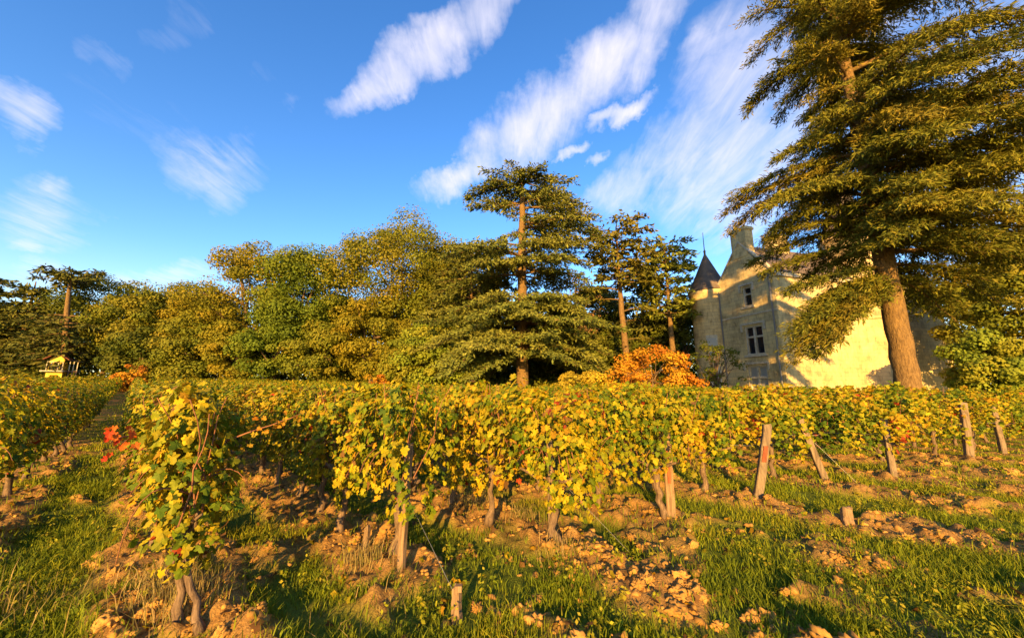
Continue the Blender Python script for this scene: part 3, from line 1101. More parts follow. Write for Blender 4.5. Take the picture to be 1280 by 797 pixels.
def broadleaf(name, base, h, w, label, pal, seed, cat='tree', group=None, z0=0.18, clumps=85, per=330, leaf=0.30, csize=0.17, trunk=0.35, limbs=9, gap=0.0, depth=1.0, bark=None, lump=0.32, lean=0.0, show_trunk=True):
    rng = np.random.default_rng(seed)
    root = thing(name, base, rng.random() * 6.28 * 0, label, cat, group)
    cc = crown_clumps(rng, w / 2, w / 2 * depth, h * z0, h, clumps, int(rng.integers(6, 11)), lump)
    cc[:, 0] += lean * cc[:, 2]
    tb = MB()
    top = np.array([lean * h * .7, 0, h * 0.72])
    tp = crook(rng, (0, 0, -0.3), top, 9, trunk * 0.25)
    tb.tube(tp, trunk * np.array([1.5, 1.05, .95, .9, .8, .7, .55, .4, .25]), 9, rough=.08, rng=rng)
    order = rng.permutation(clumps)[:limbs]
    for k in order:
        s = int(rng.integers(2, 7))
        a, b_ = tp[s], cc[k]
        mid = (a + b_) / 2 + np.array([0, 0, .10 * h * rng.random()])
        q = np.linspace(0, 1, 7)[:, None]
        tb.tube((1 - q) ** 2 * a + 2 * q * (1 - q) * mid + q * q * b_ + 0.1 * trunk * rng.standard_normal((7, 3)), trunk * np.linspace(.5, .10, 7), 6)
    tb.build('trunk', bark or M['bark'], root, True)
    fb = MB()
    pal = np.array(pal)
    P_, N_, T_, S_, K_ = [], [], [], [], []
    for k in range(clumps):
        m_ = int(per * (0.6 + 0.8 * rng.random()))
        cr = w * csize * (0.5 + 0.6 * rng.random())
        d = norm(rng.standard_normal((m_, 3)) + np.array([0, 0, .35]))
        r = rng.random(m_) ** 0.28
        p = cc[k] + d * r[:, None] * cr * np.array([1.15, 1.15, .72])
        P_.append(p)
        N_.append(d + 0.38 * rng.standard_normal((m_, 3)) + np.array([0, 0, .15]))
        T_.append(rng.standard_normal((m_, 3)) + np.array([0, 0, -.5]))
        S_.append(leaf * (0.55 + 0.8 * rng.random(m_)))
        base_t = pal[rng.integers(len(pal))]
        mixp = pal[rng.integers(len(pal), size=m_)]
        K_.append((base_t * .8 + mixp * .2) * (0.85 + 0.3 * rng.random((m_, 1))))
    add_leaves(fb, np.concatenate(P_), np.concatenate(N_), np.concatenate(T_), np.concatenate(S_), np.concatenate(K_), rng, RHOMB_V * np.array([1.25, 1.0]) - np.array([0, .5]), RHOMB_Q, fold=.3, curl=.3)
    fb.build('crown', M['leaf'], root)
    return root


OAK = [(.13, .145, .012), (.165, .165, .014), (.19, .17, .014), (.11, .13, .011), (.20, .165, .014)]
OAK_GREEN = [(.10, .14, .012), (.13, .165, .013), (.15, .17, .013), (.085, .12, .011)]
OAK_GOLD = [(.19, .165, .012), (.225, .18, .012), (.16, .155, .012), (.24, .175, .012), (.14, .14, .011)]
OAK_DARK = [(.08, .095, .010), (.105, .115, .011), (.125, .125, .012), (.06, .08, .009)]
LIME = [(.17, .21, .018), (.21, .23, .02), (.24, .22, .018), (.13, .17, .016)]
ORANGE = [(.46, .19, .014), (.50, .24, .016), (.40, .14, .012), (.48, .28, .018), (.34, .11, .012), (.44, .22, .015)]
YELLOW = [(.42, .28, .02), (.48, .32, .022), (.34, .24, .02), (.28, .22, .02)]


def stand(u, vtop, vbot_hidden, Y):
    """ground point below the pixel column u at distance Y, and the height up to vtop"""
    t = P(u, vtop, Y)
    z = float(base_height(np.array(t[0]), np.array(t[1])))
    return np.array([t[0], t[1], z]), t[2] - z


FOREST = [  # pixel of the top, distance, crown width px, palette, label, options
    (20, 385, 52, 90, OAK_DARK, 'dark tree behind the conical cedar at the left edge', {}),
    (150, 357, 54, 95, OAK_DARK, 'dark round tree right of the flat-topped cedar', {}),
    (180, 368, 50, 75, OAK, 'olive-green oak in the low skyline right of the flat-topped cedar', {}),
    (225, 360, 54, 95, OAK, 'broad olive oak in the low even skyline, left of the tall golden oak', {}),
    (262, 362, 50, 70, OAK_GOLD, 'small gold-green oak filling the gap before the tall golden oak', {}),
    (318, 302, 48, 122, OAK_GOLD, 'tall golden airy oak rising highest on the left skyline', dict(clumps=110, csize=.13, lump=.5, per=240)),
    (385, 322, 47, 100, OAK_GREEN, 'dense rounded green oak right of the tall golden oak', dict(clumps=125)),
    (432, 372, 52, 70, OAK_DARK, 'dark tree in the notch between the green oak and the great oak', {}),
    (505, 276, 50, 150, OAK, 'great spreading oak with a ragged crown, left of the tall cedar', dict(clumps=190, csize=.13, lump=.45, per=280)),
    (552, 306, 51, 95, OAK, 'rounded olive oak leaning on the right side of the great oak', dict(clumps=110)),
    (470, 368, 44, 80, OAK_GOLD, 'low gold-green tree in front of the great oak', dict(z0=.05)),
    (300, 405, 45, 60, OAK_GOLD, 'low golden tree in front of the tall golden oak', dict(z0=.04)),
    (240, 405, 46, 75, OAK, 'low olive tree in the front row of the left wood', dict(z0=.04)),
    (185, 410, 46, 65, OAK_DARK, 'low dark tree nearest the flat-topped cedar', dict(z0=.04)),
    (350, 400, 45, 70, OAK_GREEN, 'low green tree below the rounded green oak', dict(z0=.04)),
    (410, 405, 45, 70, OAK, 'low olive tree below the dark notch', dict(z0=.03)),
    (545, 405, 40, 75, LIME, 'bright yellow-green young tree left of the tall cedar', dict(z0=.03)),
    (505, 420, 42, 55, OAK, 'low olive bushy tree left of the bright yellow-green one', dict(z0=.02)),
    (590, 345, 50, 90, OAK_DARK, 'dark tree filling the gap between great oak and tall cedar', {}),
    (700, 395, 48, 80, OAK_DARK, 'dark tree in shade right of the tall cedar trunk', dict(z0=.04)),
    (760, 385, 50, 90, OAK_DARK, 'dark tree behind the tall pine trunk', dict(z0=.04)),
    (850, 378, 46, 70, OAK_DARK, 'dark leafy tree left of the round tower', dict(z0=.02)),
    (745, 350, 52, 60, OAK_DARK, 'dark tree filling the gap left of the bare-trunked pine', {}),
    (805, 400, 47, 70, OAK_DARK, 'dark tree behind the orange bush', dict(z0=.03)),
]
for i, (u, v, Y, wpx, pal, lab, kw) in enumerate(FOREST):
    base, h = stand(u, v, 0, Y)
    kw = dict(kw)
    broadleaf('broadleaf_tree', base, h * 1.02, wpx * 1.22 * Y / FPX / 1.02, lab, pal, 300 + i, group='trees of the wood behind the vineyard', leaf=0.24, trunk=0.32, **kw)

# undergrowth at the wood's foot, reads as one mass
mb = MB()
rg2 = np.random.default_rng(8)
for k in range(360):
    u = -30 + 900 * rg2.random()
    Y = 43 + 10 * rg2.random()
    if 560 < u:
        Y = 39 + 10 * rg2.random()
    q = P(u, 470, Y)
    z = float(base_height(np.array(q[0]), np.array(q[1])))
    m_ = 130
    cr = 1.0 + 1.3 * rg2.random()
    d = norm(rg2.standard_normal((m_, 3)))
    d[:, 2] = np.abs(d[:, 2])
    pal = np.array([OAK, OAK_DARK, OAK_GOLD, OAK_DARK][int(rg2.integers(4))])
    add_leaves(mb, np.array([q[0], q[1], z]) + d * (rg2.random((m_, 1)) ** .4) * cr * np.array([1.3, 1, 1.15]), d + .5 * rg2.standard_normal((m_, 3)), rg2.standard_normal((m_, 3)), 0.32 * (0.5 + .8 * rg2.random(m_)),
               pal[rg2.integers(len(pal), size=m_)] * (0.7 + .5 * rg2.random((m_, 1))), rg2, RHOMB_V * np.array([1.3, 1]), RHOMB_Q)
und = mb.build('undergrowth', M['leaf'])
tag(und, 'mixed olive undergrowth along the foot of the wood', 'undergrowth', kind='stuff')

# the wood goes on behind: one far mass
mb = MB()
for k in range(420):
    u = -60 + 960 * rg2.random()
    Y = 56 + 12 * rg2.random()
    q = P(u, 470, Y)
    z = float(base_height(np.array(q[0]), np.array(q[1])))
    m_ = 90
    cr = 2.0 + 1.2 * rg2.random()
    hh_ = (P(u, np.interp(u, [0, 130, 260, 600, 900], [372, 372, 374, 366, 382]), Y)[2] - z - cr) * rg2.random()
    d = norm(rg2.standard_normal((m_, 3)))
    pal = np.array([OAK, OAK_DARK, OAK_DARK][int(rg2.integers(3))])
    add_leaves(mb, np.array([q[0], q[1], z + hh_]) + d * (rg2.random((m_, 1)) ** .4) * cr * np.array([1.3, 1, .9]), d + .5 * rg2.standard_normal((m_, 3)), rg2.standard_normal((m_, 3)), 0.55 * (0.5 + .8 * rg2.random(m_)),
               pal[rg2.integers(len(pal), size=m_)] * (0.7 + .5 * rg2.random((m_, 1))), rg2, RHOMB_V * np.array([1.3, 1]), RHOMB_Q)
for k in range(330):
    u, Y = 400 + 400 * rg2.random(), 50 + 6 * rg2.random()
    q = P(u, 470, Y)
    m_ = 170
    d = norm(rg2.standard_normal((m_, 3)))
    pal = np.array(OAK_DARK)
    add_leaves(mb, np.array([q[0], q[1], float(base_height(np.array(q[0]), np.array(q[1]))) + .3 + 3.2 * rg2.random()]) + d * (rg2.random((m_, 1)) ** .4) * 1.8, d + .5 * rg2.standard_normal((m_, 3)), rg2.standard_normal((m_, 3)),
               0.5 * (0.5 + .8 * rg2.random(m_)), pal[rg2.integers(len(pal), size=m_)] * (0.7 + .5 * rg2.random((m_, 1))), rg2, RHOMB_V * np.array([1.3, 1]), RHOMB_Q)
for k in range(150):      # and on round to the right, past the mansion
    a_ = R(-8 + 52 * rg2.random())
    rr_ = 75 + 18 * rg2.random()
    m_ = 70
    d = norm(rg2.standard_normal((m_, 3)))
    pal = np.array([OAK, OAK_DARK, OAK_GOLD][int(rg2.integers(3))])
    add_leaves(mb, np.array([rr_ * math.cos(a_), rr_ * math.sin(a_), 1 + 8 * rg2.random()]) + d * (rg2.random((m_, 1)) ** .4) * 3.6, d + .5 * rg2.standard_normal((m_, 3)), rg2.standard_normal((m_, 3)),
               0.9 * (0.5 + .8 * rg2.random(m_)), pal[rg2.integers(len(pal), size=m_)] * (0.7 + .5 * rg2.random((m_, 1))), rg2, RHOMB_V * np.array([1.3, 1]), RHOMB_Q)
fw = mb.build('far_wood', M['leaf'])
tag(fw, 'dark depth of the wood behind the front trees', 'wood', kind='stuff')

# bushes
base, h = stand(812, 434, 0, 27)
broadleaf('orange_bush', base, h, 6.8, 'big flaming orange bush before the round tower', ORANGE, 61, 'bush', None, z0=-.25, clumps=90, per=150, leaf=.15, csize=.10, trunk=.09, limbs=26, lump=.42)
base, h = stand(722, 456, 0, 28)
broadleaf('yellow_bush', base, h, 4.8, 'yellow-orange bush left of the big orange bush', YELLOW, 62, 'bush', None, z0=-.2, clumps=60, per=110, leaf=.15, csize=.13, trunk=.07, limbs=8)
base, h = stand(163, 456, 0, 38)
broadleaf('orange_shrub', base, h, 3.0, 'orange shrub at the far end of the grass path', ORANGE, 63, 'bush', None, z0=-.1, clumps=40, per=60, leaf=.20, csize=.16, trunk=.06, limbs=6)
base, h = stand(470, 468, 0, 38)
broadleaf('russet_shrub', base, h, 2.6, 'small russet shrub at the wood edge below the great oak', ORANGE, 64, 'bush', None, z0=0.0, clumps=24, per=50, leaf=.18, csize=.16, trunk=.05, limbs=5)
base, h = stand(890, 425, 0, 31)
broadleaf('twiggy_shrub', base, h, 4.2, 'dark half-bare twiggy shrub at the foot of the round tower', OAK_DARK, 65, 'bush', None, z0=0.05, clumps=70, per=26, leaf=.16, csize=.12, trunk=.09, limbs=45)
# half-bare autumn tree between cedar and pine
base, h = stand(715, 345, 0, 42)
broadleaf('bare_tree', base, h, 7.0, 'half-bare pale-twigged tree between the tall cedar and the pine', [(.30, .16, .06), (.24, .13, .05), (.20, .12, .05)], 66, 'tree', None, z0=.35, clumps=70, per=16, leaf=.20, csize=.12, trunk=.18, limbs=55, bark=M['cedar_bark'])
# right edge: broad trees behind the great cedar
for i, (u, v, Y, wpx, pal, lab, kw) in enumerate([
        (1262, 290, 30, 170, OAK, 'leafy green tree at the right edge behind the great cedar', dict(z0=.12, clumps=130, csize=.12, leaf=.24)),
        (1335, 250, 34, 200, OAK_GOLD, 'golden-green tree cut by the right edge of the photo', dict(z0=.1, clumps=110, csize=.13, leaf=.26)),
        (1232, 420, 27, 90, LIME, 'low yellow-green tree just right of the mansion corner', dict(z0=.10, clumps=60, leaf=.2))]):
    base, h = stand(u, v, 0, Y)
    broadleaf('broadleaf_tree', base, h, wpx * Y / FPX / 1.02, lab, pal, 400 + i, group='trees right of the mansion', trunk=.3, **kw)

# ------------------------------------------------------------------ cedars and pines


def conifer(name, base, trunk_pts, trunk_rad, branches, label, seed, cat='tree', group=None, spray=0.30, slim=0.30, step=0.16, per=3, sec_gap=0.30, sec_len=0.40, hang=0.35,
            pal=((.055, .065, .012), (.08, .08, .014), (.105, .095, .016), (.04, .05, .012)), bark=None, thick=0.035, bare=0.25, scatter=0.10):
    """branches: (height, azimuth, length, rise, droop) - azimuth in degrees, 0 along +x, 90 away from the vineyard"""
    rng = np.random.default_rng(seed)
    root = thing(name, base, 0, label, cat, group)
    tp = np.asarray(trunk_pts, float)
    zs = np.linspace(tp[0, 2], tp[-1, 2], max(14, int(tp[-1, 2] * 1.6)))
    tp2 = np.stack([np.interp(zs, tp[:, 2], tp[:, 0]), np.interp(zs, tp[:, 2], tp[:, 1]), zs], 1)
    tr2 = np.interp(zs, tp[:, 2], trunk_rad)
    tb = MB()
    tb.tube(tp2 + np.stack([rng.standard_normal(len(zs)), rng.standard_normal(len(zs)), 0 * zs], 1) * 0.05 * tr2[:, None], tr2, 14, rough=.05, rng=rng)
    bb = tb
    Pp, Nn, Tt, Ss, Cc = [], [], [], [], []
    pal = np.array(pal)
    for (z0, az, L, rise, droop) in branches:
        a = R(az)
        d = np.array([math.cos(a), math.sin(a), 0])
        o = np.array([np.interp(z0, zs, tp2[:, 0]), np.interp(z0, zs, tp2[:, 1]), z0])
        s = np.linspace(0, 1, 12)
        bend = 0.10 * L * rng.standard_normal()
        sd = np.array([-d[1], d[0], 0])
        pts = o + d * (L * s)[:, None] + sd * (bend * s ** 2)[:, None] + np.array([0, 0, 1.0]) * (L * (rise * s - droop * s ** 2.2))[:, None] + 0.012 * L * np.cumsum(rng.standard_normal((12, 3)), 0) * s[:, None]
        br = max(0.02, thick * L ** 0.8)
        bb.tube(pts, br * np.linspace(1, .12, 12), 6)
        ns = max(6, int(L / sec_gap))
        tone = pal[rng.integers(len(pal))]
        for k in range(ns):
            q = bare + (1 - bare) * (k + rng.random()) / ns
            c = np.array([np.interp(q, s, pts[:, j]) for j in range(3)])
            sgn = 1 if k % 2 else -1
            ang = a + sgn * R(35 + 45 * rng.random()) * (1.1 - 0.6 * q)
            sdn = np.array([math.cos(ang), math.sin(ang), 0])
            ll = sec_len * L * (0.30 + 0.9 * (1 - q) ** 0.7) * (0.6 + 0.6 * rng.random())
            ll = min(max(ll, 0.45), 3.6)
            m_ = max(3, int(ll / step))
            t = (np.arange(m_) + rng.random(m_)) / m_
            lift = 0.10 * rng.standard_normal()
            pc = c + sdn * (ll * t)[:, None] + np.array([0, 0, 1.0]) * (ll * (lift * t - hang * 0.7 * t ** 2))[:, None]
            if ll > 1.0 and rng.random() < 0.6:
                bb.tube(pc[[0, m_ // 3, 2 * m_ // 3, m_ - 1]], [.018, .014, .009, .005], 4, cap=False)
            pc = np.repeat(pc, per, 0)
            mm = len(pc)
            pc = pc + scatter * rng.standard_normal((mm, 3)) * np.array([1, 1, .7])
            tip = sdn + 0.75 * rng.standard_normal((mm, 3)) * np.array([1, 1, .35]) + d * .3 + np.array([0, 0, -hang]) * (0.3 + 1.6 * rng.random((mm, 1)))
            Pp.append(pc)
            Tt.append(tip)
            Nn.append(np.array([0, 0, 1.0]) + 0.75 * rng.standard_normal((mm, 3)) + d * 0.4)
            Ss.append(spray * (0.5 + 0.9 * rng.random(mm)))
            mix_ = pal[rng.integers(len(pal), size=mm)]
            Cc.append((tone * .5 + mix_ * .5) * (0.7 + 0.6 * rng.random((mm, 1))))
    tr = tb.build('trunk', bark or M['cedar_bark'], root, True)
    fb = MB()
    add_leaves(fb, np.concatenate(Pp), np.concatenate(Nn), np.concatenate(Tt), np.concatenate(Ss), np.concatenate(Cc), rng, RHOMB_V * np.array([slim * 1.6, 1.0]), RHOMB_Q, fold=.5, curl=.35)
    fb.build('crown', M['needle'], root)
    print(label, 'sprays', sum(map(len, Pp)))
    return root


def spread(rng, zs_, n, Lx, fb_=0.8, rise=0.15, droop=0.3, jitter=0.5):
    """a whorl of limbs; Lx(z) -> reach to the left and to the right"""
    out = []
    az0 = rng.random() * 360
    for i, z in enumerate(zs_):
        for k in range(n):
            az = (az0 + i * 137.5 + k * 360 / n + 18 * rng.standard_normal()) % 360
            lf, rt = Lx(z)
            c = math.cos(R(az))
            L = (rt if c > 0 else lf) * abs(c) + (lf + rt) / 2 * fb_ * (1 - abs(c))
            L *= 0.78 + 0.34 * rng.random()
            if L > 0.6:
                out.append((z + jitter * rng.standard_normal() * .4, az, L, rise + .08 * rng.standard_normal(), droop + .08 * rng.standard_normal()))
    return out


# the great cedar on the right
rng = np.random.default_rng(71)
base, _ = stand(1137, 480, 0, 17.0)


def big_reach(z):
    lf = np.interp(z, [7.5, 9, 10.5, 13, 14.5, 15.6, 16.6, 18.5, 21, 24, 27, 30], [3.6, 4.6, 5.7, 5.7, 4.6, 1.2, 1.2, 3.8, 4.2, 4.0, 3.4, 1.2])
    rt = np.interp(z, [7.5, 9, 11, 13, 15, 18, 22, 25, 28, 30], [4.0, 7.0, 8.5, 8.5, 7.5, 8.2, 7.2, 5.2, 3.2, 1.0])
    return lf, rt


br = [q for q in spread(rng, np.arange(8.2, 29.5, 0.50), 3, big_reach, .80, .22, .42)
      if not (16.4 < q[0] < 19.2 and 222 < q[1] < 290) and rng.random() > .26]
br += [(z, 236 + 68 * rng.random(), 3.8 + 2.2 * rng.random(), .12 + .1 * rng.random(), .48) for z in np.arange(8.0, 16.2, .74)]
br += [(z, 236 + 68 * rng.random(), 3.0 + 1.6 * rng.random(), .15 + .1 * rng.random(), .48) for z in np.arange(19.6, 27, .8)]
br += [  # low limbs: the dark hanging bough over the house wall, with its curtain of foliage, and a few to the right
    (7.2, 184, 4.6, -.04, .22), (6.9, 172, 4.5, -.20, .42), (6.8, 183, 4.6, -.28, .42), (6.7, 190, 4.4, -.32, .44), (6.9, 177, 4.9, -.26, .36), (6.6, 186, 4.0, -.42, .40),
    (6.7, 168, 4.4, -.34, .40), (6.6, 180, 4.4, -.48, .34), (6.5, 196, 3.8, -.40, .42), (6.5, 183, 4.3, -.58, .30), (6.5, 174, 4.7, -.52, .30), (6.4, 178, 3.6, -.66, .30), (6.4, 189, 3.9, -.60, .26), (7.4, 10, 5.6, .0, .35), (7.9, -25, 6.4, .05, .40), (7.6, 40, 6.0, .0, .4), (6.9, 20, 4.6, -.05, .42)]
conifer('cedar_tree', base, [(0, 0, -.3), (0, 0, .35), (-.05, 0, 1.5), (-.1, 0, 5), (-.1, 0, 12), (-.25, 0, 20), (-.3, 0, 30)], [.95, .60, .46, .42, .35, .22, .05], br,
        'giant spreading cedar on the right, cut by the top edge, before the mansion', 72, spray=.25, slim=.16, step=.09, per=8, sec_gap=.19, sec_len=.32, hang=.60, thick=.028,
        pal=((.13, .135, .014), (.17, .16, .015), (.20, .175, .016), (.10, .11, .013), (.22, .155, .018)), bare=.14, scatter=.10)

# the tall flat-topped cedar in the middle
rng = np.random.default_rng(81)
base, hh = stand(652, 198, 0, 36.0)


def mid_reach(z):
    return (np.interp(z, [10, 12, 14, 15], [7.5, 7.0, 6.0, 3.5]), np.interp(z, [10, 12, 14, 15], [7, 6, 6.5, 6.5]))


br = spread(rng, np.arange(22.0, hh - 2.4, .55), 9, lambda z: (np.interp(z, [22, 24.5], [5.6, 4.6]), np.interp(z, [22, 24.5], [6.2, 5.0])), .62, .13, .20, .3)
br += [(20.3, 178, 5.4, .06, .22), (20.1, 190, 5.0, .05, .2), (19.8, 205, 4.0, .0, .2)]
br += spread(rng, np.arange(16.2, 22.5, .55), 2, lambda z: (1.8, 7.4), .65, .10, .25, .3)
br += [(21.5, -10, 6.2, .1, .3), (19.0, 5, 7.2, .05, .28), (17.4, -15, 7.6, .08, .3), (18.2, 10, 6.8, .0, .25), (16.2, -5, 7.8, .0, .25)]
br += spread(rng, np.arange(12.4, 15.3, .95), 6, lambda z: (8.0, 6.5), .8, .12, .3, .3)
br += spread(rng, np.arange(4.4, 10.4, 1.05), 11, lambda z: (np.interp(z, [4, 8, 10.5], [10.5, 10.0, 7.5]), np.interp(z, [4, 8, 10.5], [7.2, 8.5, 6.5])), .62, .10, .27, .2)
conifer('cedar_tree', base, [(0, 0, -.3), (0, 0, 6), (0, 0, 15), (.05, 0, 21), (0, 0, hh - 2.6)], [.62, .52, .42, .27, .06], br,
        'tall flat-topped cedar rising over the wood in the middle of the skyline', 82, spray=.36, slim=.30, step=.16, per=4, sec_gap=.28, sec_len=.34, hang=.20, thick=.028,
        pal=((.13, .15, .026), (.17, .175, .028), (.20, .19, .03), (.10, .12, .022)), bare=.22, scatter=.12)

# dark cedar half hidden just left of it
base, hh = stand(590, 305, 0, 41)
rng = np.random.default_rng(83)
br = spread(rng, np.arange(5, hh - .5, .55), 4, lambda z: (np.interp(z, [4, hh - 3, hh], [5.5, 4.6, 1.2]), np.interp(z, [4, hh - 3, hh], [5.5, 5.0, 1.5])), .8, .12, .28, .3)
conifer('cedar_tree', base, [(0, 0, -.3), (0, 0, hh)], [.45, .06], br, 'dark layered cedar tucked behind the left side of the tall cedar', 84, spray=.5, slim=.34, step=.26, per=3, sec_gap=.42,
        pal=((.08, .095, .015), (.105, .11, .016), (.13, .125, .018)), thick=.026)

# pines between the tall cedar and the mansion
base, hh = stand(771, 283, 0, 38)
rng = np.random.default_rng(85)
br = spread(rng, np.arange(hh * .66, hh, .5), 4, lambda z: (3.0, 3.2), .9, .22, .2, .3) + [(10.5, 150, 3.4, .2, .1), (9.2, 20, 3.6, .3, .1), (11.5, 195, 4.4, .2, .25), (12.4, -20, 3.6, .25, .2), (6.2, 10, 2.2, .25, .1)]
conifer('pine_tree', base, [(.45, 0, -.3), (.3, 0, 4), (0, 0, 10), (-.1, 0, hh)], [.40, .34, .26, .06], br, 'tall bare-trunked pine right of the tall cedar', 86, spray=.46, slim=.42, step=.24, per=4, sec_gap=.40, sec_len=.40, hang=.10,
        pal=((.12, .115, .016), (.15, .13, .018), (.18, .14, .02), (.09, .095, .014)), bare=.42, scatter=.16, thick=.03)
base, hh = stand(830, 302, 0, 41)
rng = np.random.default_rng(87)
br = spread(rng, np.arange(hh * .5, hh, .62), 4, lambda z: (3.2, 2.9), .9, .18, .2, .25)
conifer('pine_tree', base, [(.2, 0, -.3), (0, 0, 8), (0, 0, hh)], [.34, .26, .05], br, 'layered green pine next to the round tower roof', 88, spray=.48, slim=.40, step=.22, per=4, sec_gap=.40, sec_len=.42, hang=.10,
        pal=((.15, .165, .018), (.18, .18, .02), (.11, .125, .016)), bare=.30, scatter=.14, thick=.03)
base, hh = stand(800, 330, 0, 45)
rng = np.random.default_rng(89)
br = spread(rng, np.arange(hh * .35, hh, .7), 4, lambda z: (3.6, 3.4), .9, .14, .24, .25)
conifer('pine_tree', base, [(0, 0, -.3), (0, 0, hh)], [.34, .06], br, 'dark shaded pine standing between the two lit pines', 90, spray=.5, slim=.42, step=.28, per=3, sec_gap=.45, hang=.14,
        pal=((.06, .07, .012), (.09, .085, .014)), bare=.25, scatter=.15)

# cedars at the far left
base, hh = stand(106, 333, 0, 46)
rng = np.random.default_rng(91)
br = spread(rng, np.arange(hh - 1.9, hh - .9, .4), 6, lambda z: (3.3, 3.3), .7, .12, .12, .2) + spread(rng, np.arange(3.2, hh - 6.0, .8), 4, lambda z: (4.6, 4.8), .8, .08, .26, .3)
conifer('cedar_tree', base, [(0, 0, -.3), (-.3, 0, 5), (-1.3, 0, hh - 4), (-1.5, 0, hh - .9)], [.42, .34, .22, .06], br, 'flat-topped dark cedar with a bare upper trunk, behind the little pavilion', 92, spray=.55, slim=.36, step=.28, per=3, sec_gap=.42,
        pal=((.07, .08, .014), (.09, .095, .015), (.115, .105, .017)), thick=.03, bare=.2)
base, hh = stand(45, 352, 0, 49)
rng = np.random.default_rng(93)
br = spread(rng, np.arange(1.6, hh - .3, .55), 4, lambda z: (np.interp(z, [1, hh - 5, hh - 2.5, hh], [6.2, 4.6, 2.0, .8]), np.interp(z, [1, hh - 5, hh - 2.5, hh], [6.2, 4.6, 2.0, .8])), .9, .10, .30, .3)
conifer('cedar_tree', base, [(0, 0, -.3), (0, 0, hh)], [.5, .06], br, 'conical dark cedar left of the little pavilion', 94, spray=.55, slim=.38, step=.28, per=3, sec_gap=.42,
        pal=((.08, .09, .014), (.105, .11, .016), (.13, .12, .018)), thick=.028, bare=.15)
base, hh = stand(-28, 335, 0, 47)
rng = np.random.default_rng(95)
br = spread(rng, np.arange(2, hh - .3, .75), 4, lambda z: (4.8, 4.6), .9, .10, .22, .3)
conifer('cedar_tree', base, [(0, 0, -.3), (0, 0, hh)], [.5, .06], br, 'dark cedar mostly outside the left edge, only limb tips showing', 96, spray=.55, slim=.38, step=.3, per=3, sec_gap=.45,
        pal=((.07, .08, .014), (.09, .09, .015)), thick=.028, bare=.15)

# ------------------------------------------------------------------ the mansion


def stone(name, tower=False, warm=1.0):
    m, nt, b = mat(name)
    o = coords(nt)
    s = nt.nodes.new('ShaderNodeSeparateXYZ')
    nt.links.new(o, s.inputs[0])
    ad = nt.nodes.new('ShaderNodeMath')
    if tower:
        ad.operation = 'ARCTAN2'
        nt.links.new(s.outputs[1], ad.inputs[0])
        nt.links.new(s.outputs[0], ad.inputs[1])
        mu = nt.nodes.new('ShaderNodeMath')
        mu.operation = 'MULTIPLY'
        nt.links.new(ad.outputs[0], mu.inputs[0])
        mu.inputs[1].default_value = 1.7
        u = mu.outputs[0]
    else:
        ad.operation = 'ADD'
        nt.links.new(s.outputs[0], ad.inputs[0])
        nt.links.new(s.outputs[1], ad.inputs[1])
        u = ad.outputs[0]
    cb = nt.nodes.new('ShaderNodeCombineXYZ')
    nt.links.new(u, cb.inputs[0])
    nt.links.new(s.outputs[2], cb.inputs[1])
    br_ = nt.nodes.new('ShaderNodeTexBrick')
    br_.inputs['Scale'].default_value = 1.0
    br_.inputs['Brick Width'].default_value = 0.85
    br_.inputs['Row Height'].default_value = 0.36
    br_.inputs['Mortar Size'].default_value = 0.012
    br_.inputs['Mortar Smooth'].default_value = 0.4
    br_.inputs['Color1'].default_value = (0.60 * warm, 0.46, 0.22, 1)
    br_.inputs['Color2'].default_value = (0.50 * warm, 0.40, 0.21, 1)
    br_.inputs['Mortar'].default_value = (0.24, 0.20, 0.15, 1)
    nt.links.new(cb.outputs[0], br_.inputs['Vector'])
    n1 = noise_node(nt, 0.55, 6, 0.65, o)
    n2 = noise_node(nt, 3.5, 6, 0.7, mapping(nt, o, (1, 1, .35)))
    c = mixc(nt, 0.75, br_.outputs[0], ramp(nt, n1.outputs[0], [(0.32, (0.40, 0.36, 0.30)), (0.5, (0.92, 0.88, 0.8)), (0.66, (1.15, 1.1, 1.0))]), 'MULTIPLY')
    c = mixc(nt, 0.6, c, ramp(nt, n2.outputs[0], [(0.32, (0.42, 0.38, 0.33)), (0.52, (1, 1, 1)), (0.72, (1.1, 1.08, 1.0))]), 'MULTIPLY')
    nt.links.new(c, b.inputs['Base Color'])
    b.inputs['Roughness'].default_value = 0.92
    bump(nt, b, n2.outputs[0], 0.5, 0.03)
    return m


M['stone'] = stone('ashlar_stone')
M['tower_stone'] = stone('tower_stone', True, 1.05)
M['trim'] = wood_mat('pale_carved_stone', (0.40, 0.34, 0.24), (0.58, 0.50, 0.37), (1, 1, 1), 4.0, .4, .02)
m, nt, b = mat('slate')
o_ = coords(nt)
n1 = noise_node(nt, 1.2, 5, .65, o_)
n2 = noise_node(nt, 14, 4, .7, mapping(nt, o_, (1, 1, 3)))
nt.links.new(mixc(nt, .5, ramp(nt, n1.outputs[0], [(.3, (.075, .06, .05)), (.6, (.16, .115, .08)), (.75, (.24, .15, .09))]), ramp(nt, n2.outputs[0], [(.3, (.5, .5, .5)), (.7, (1.3, 1.3, 1.3))]), 'MULTIPLY'), b.inputs['Base Color'])
b.inputs['Roughness'].default_value = .75
bump(nt, b, n2.outputs[0], .6, .03)
M['slate'] = m
m, nt, b = mat('window_glass')
b.inputs['Base Color'].default_value = (.012, .013, .016, 1)
b.inputs['Roughness'].default_value = .06
b.inputs['Specular IOR Level'].default_value = .5
M['glass'] = m
m, nt, b = mat('blind_window')
b.inputs['Base Color'].default_value = (.30, .28, .24, 1)
b.inputs['Roughness'].default_value = .35
M['blind'] = m
m, nt, b = mat('lead')
b.inputs['Base Color'].default_value = (.16, .15, .14, 1)
b.inputs['Roughness'].default_value = .6
M['lead'] = m

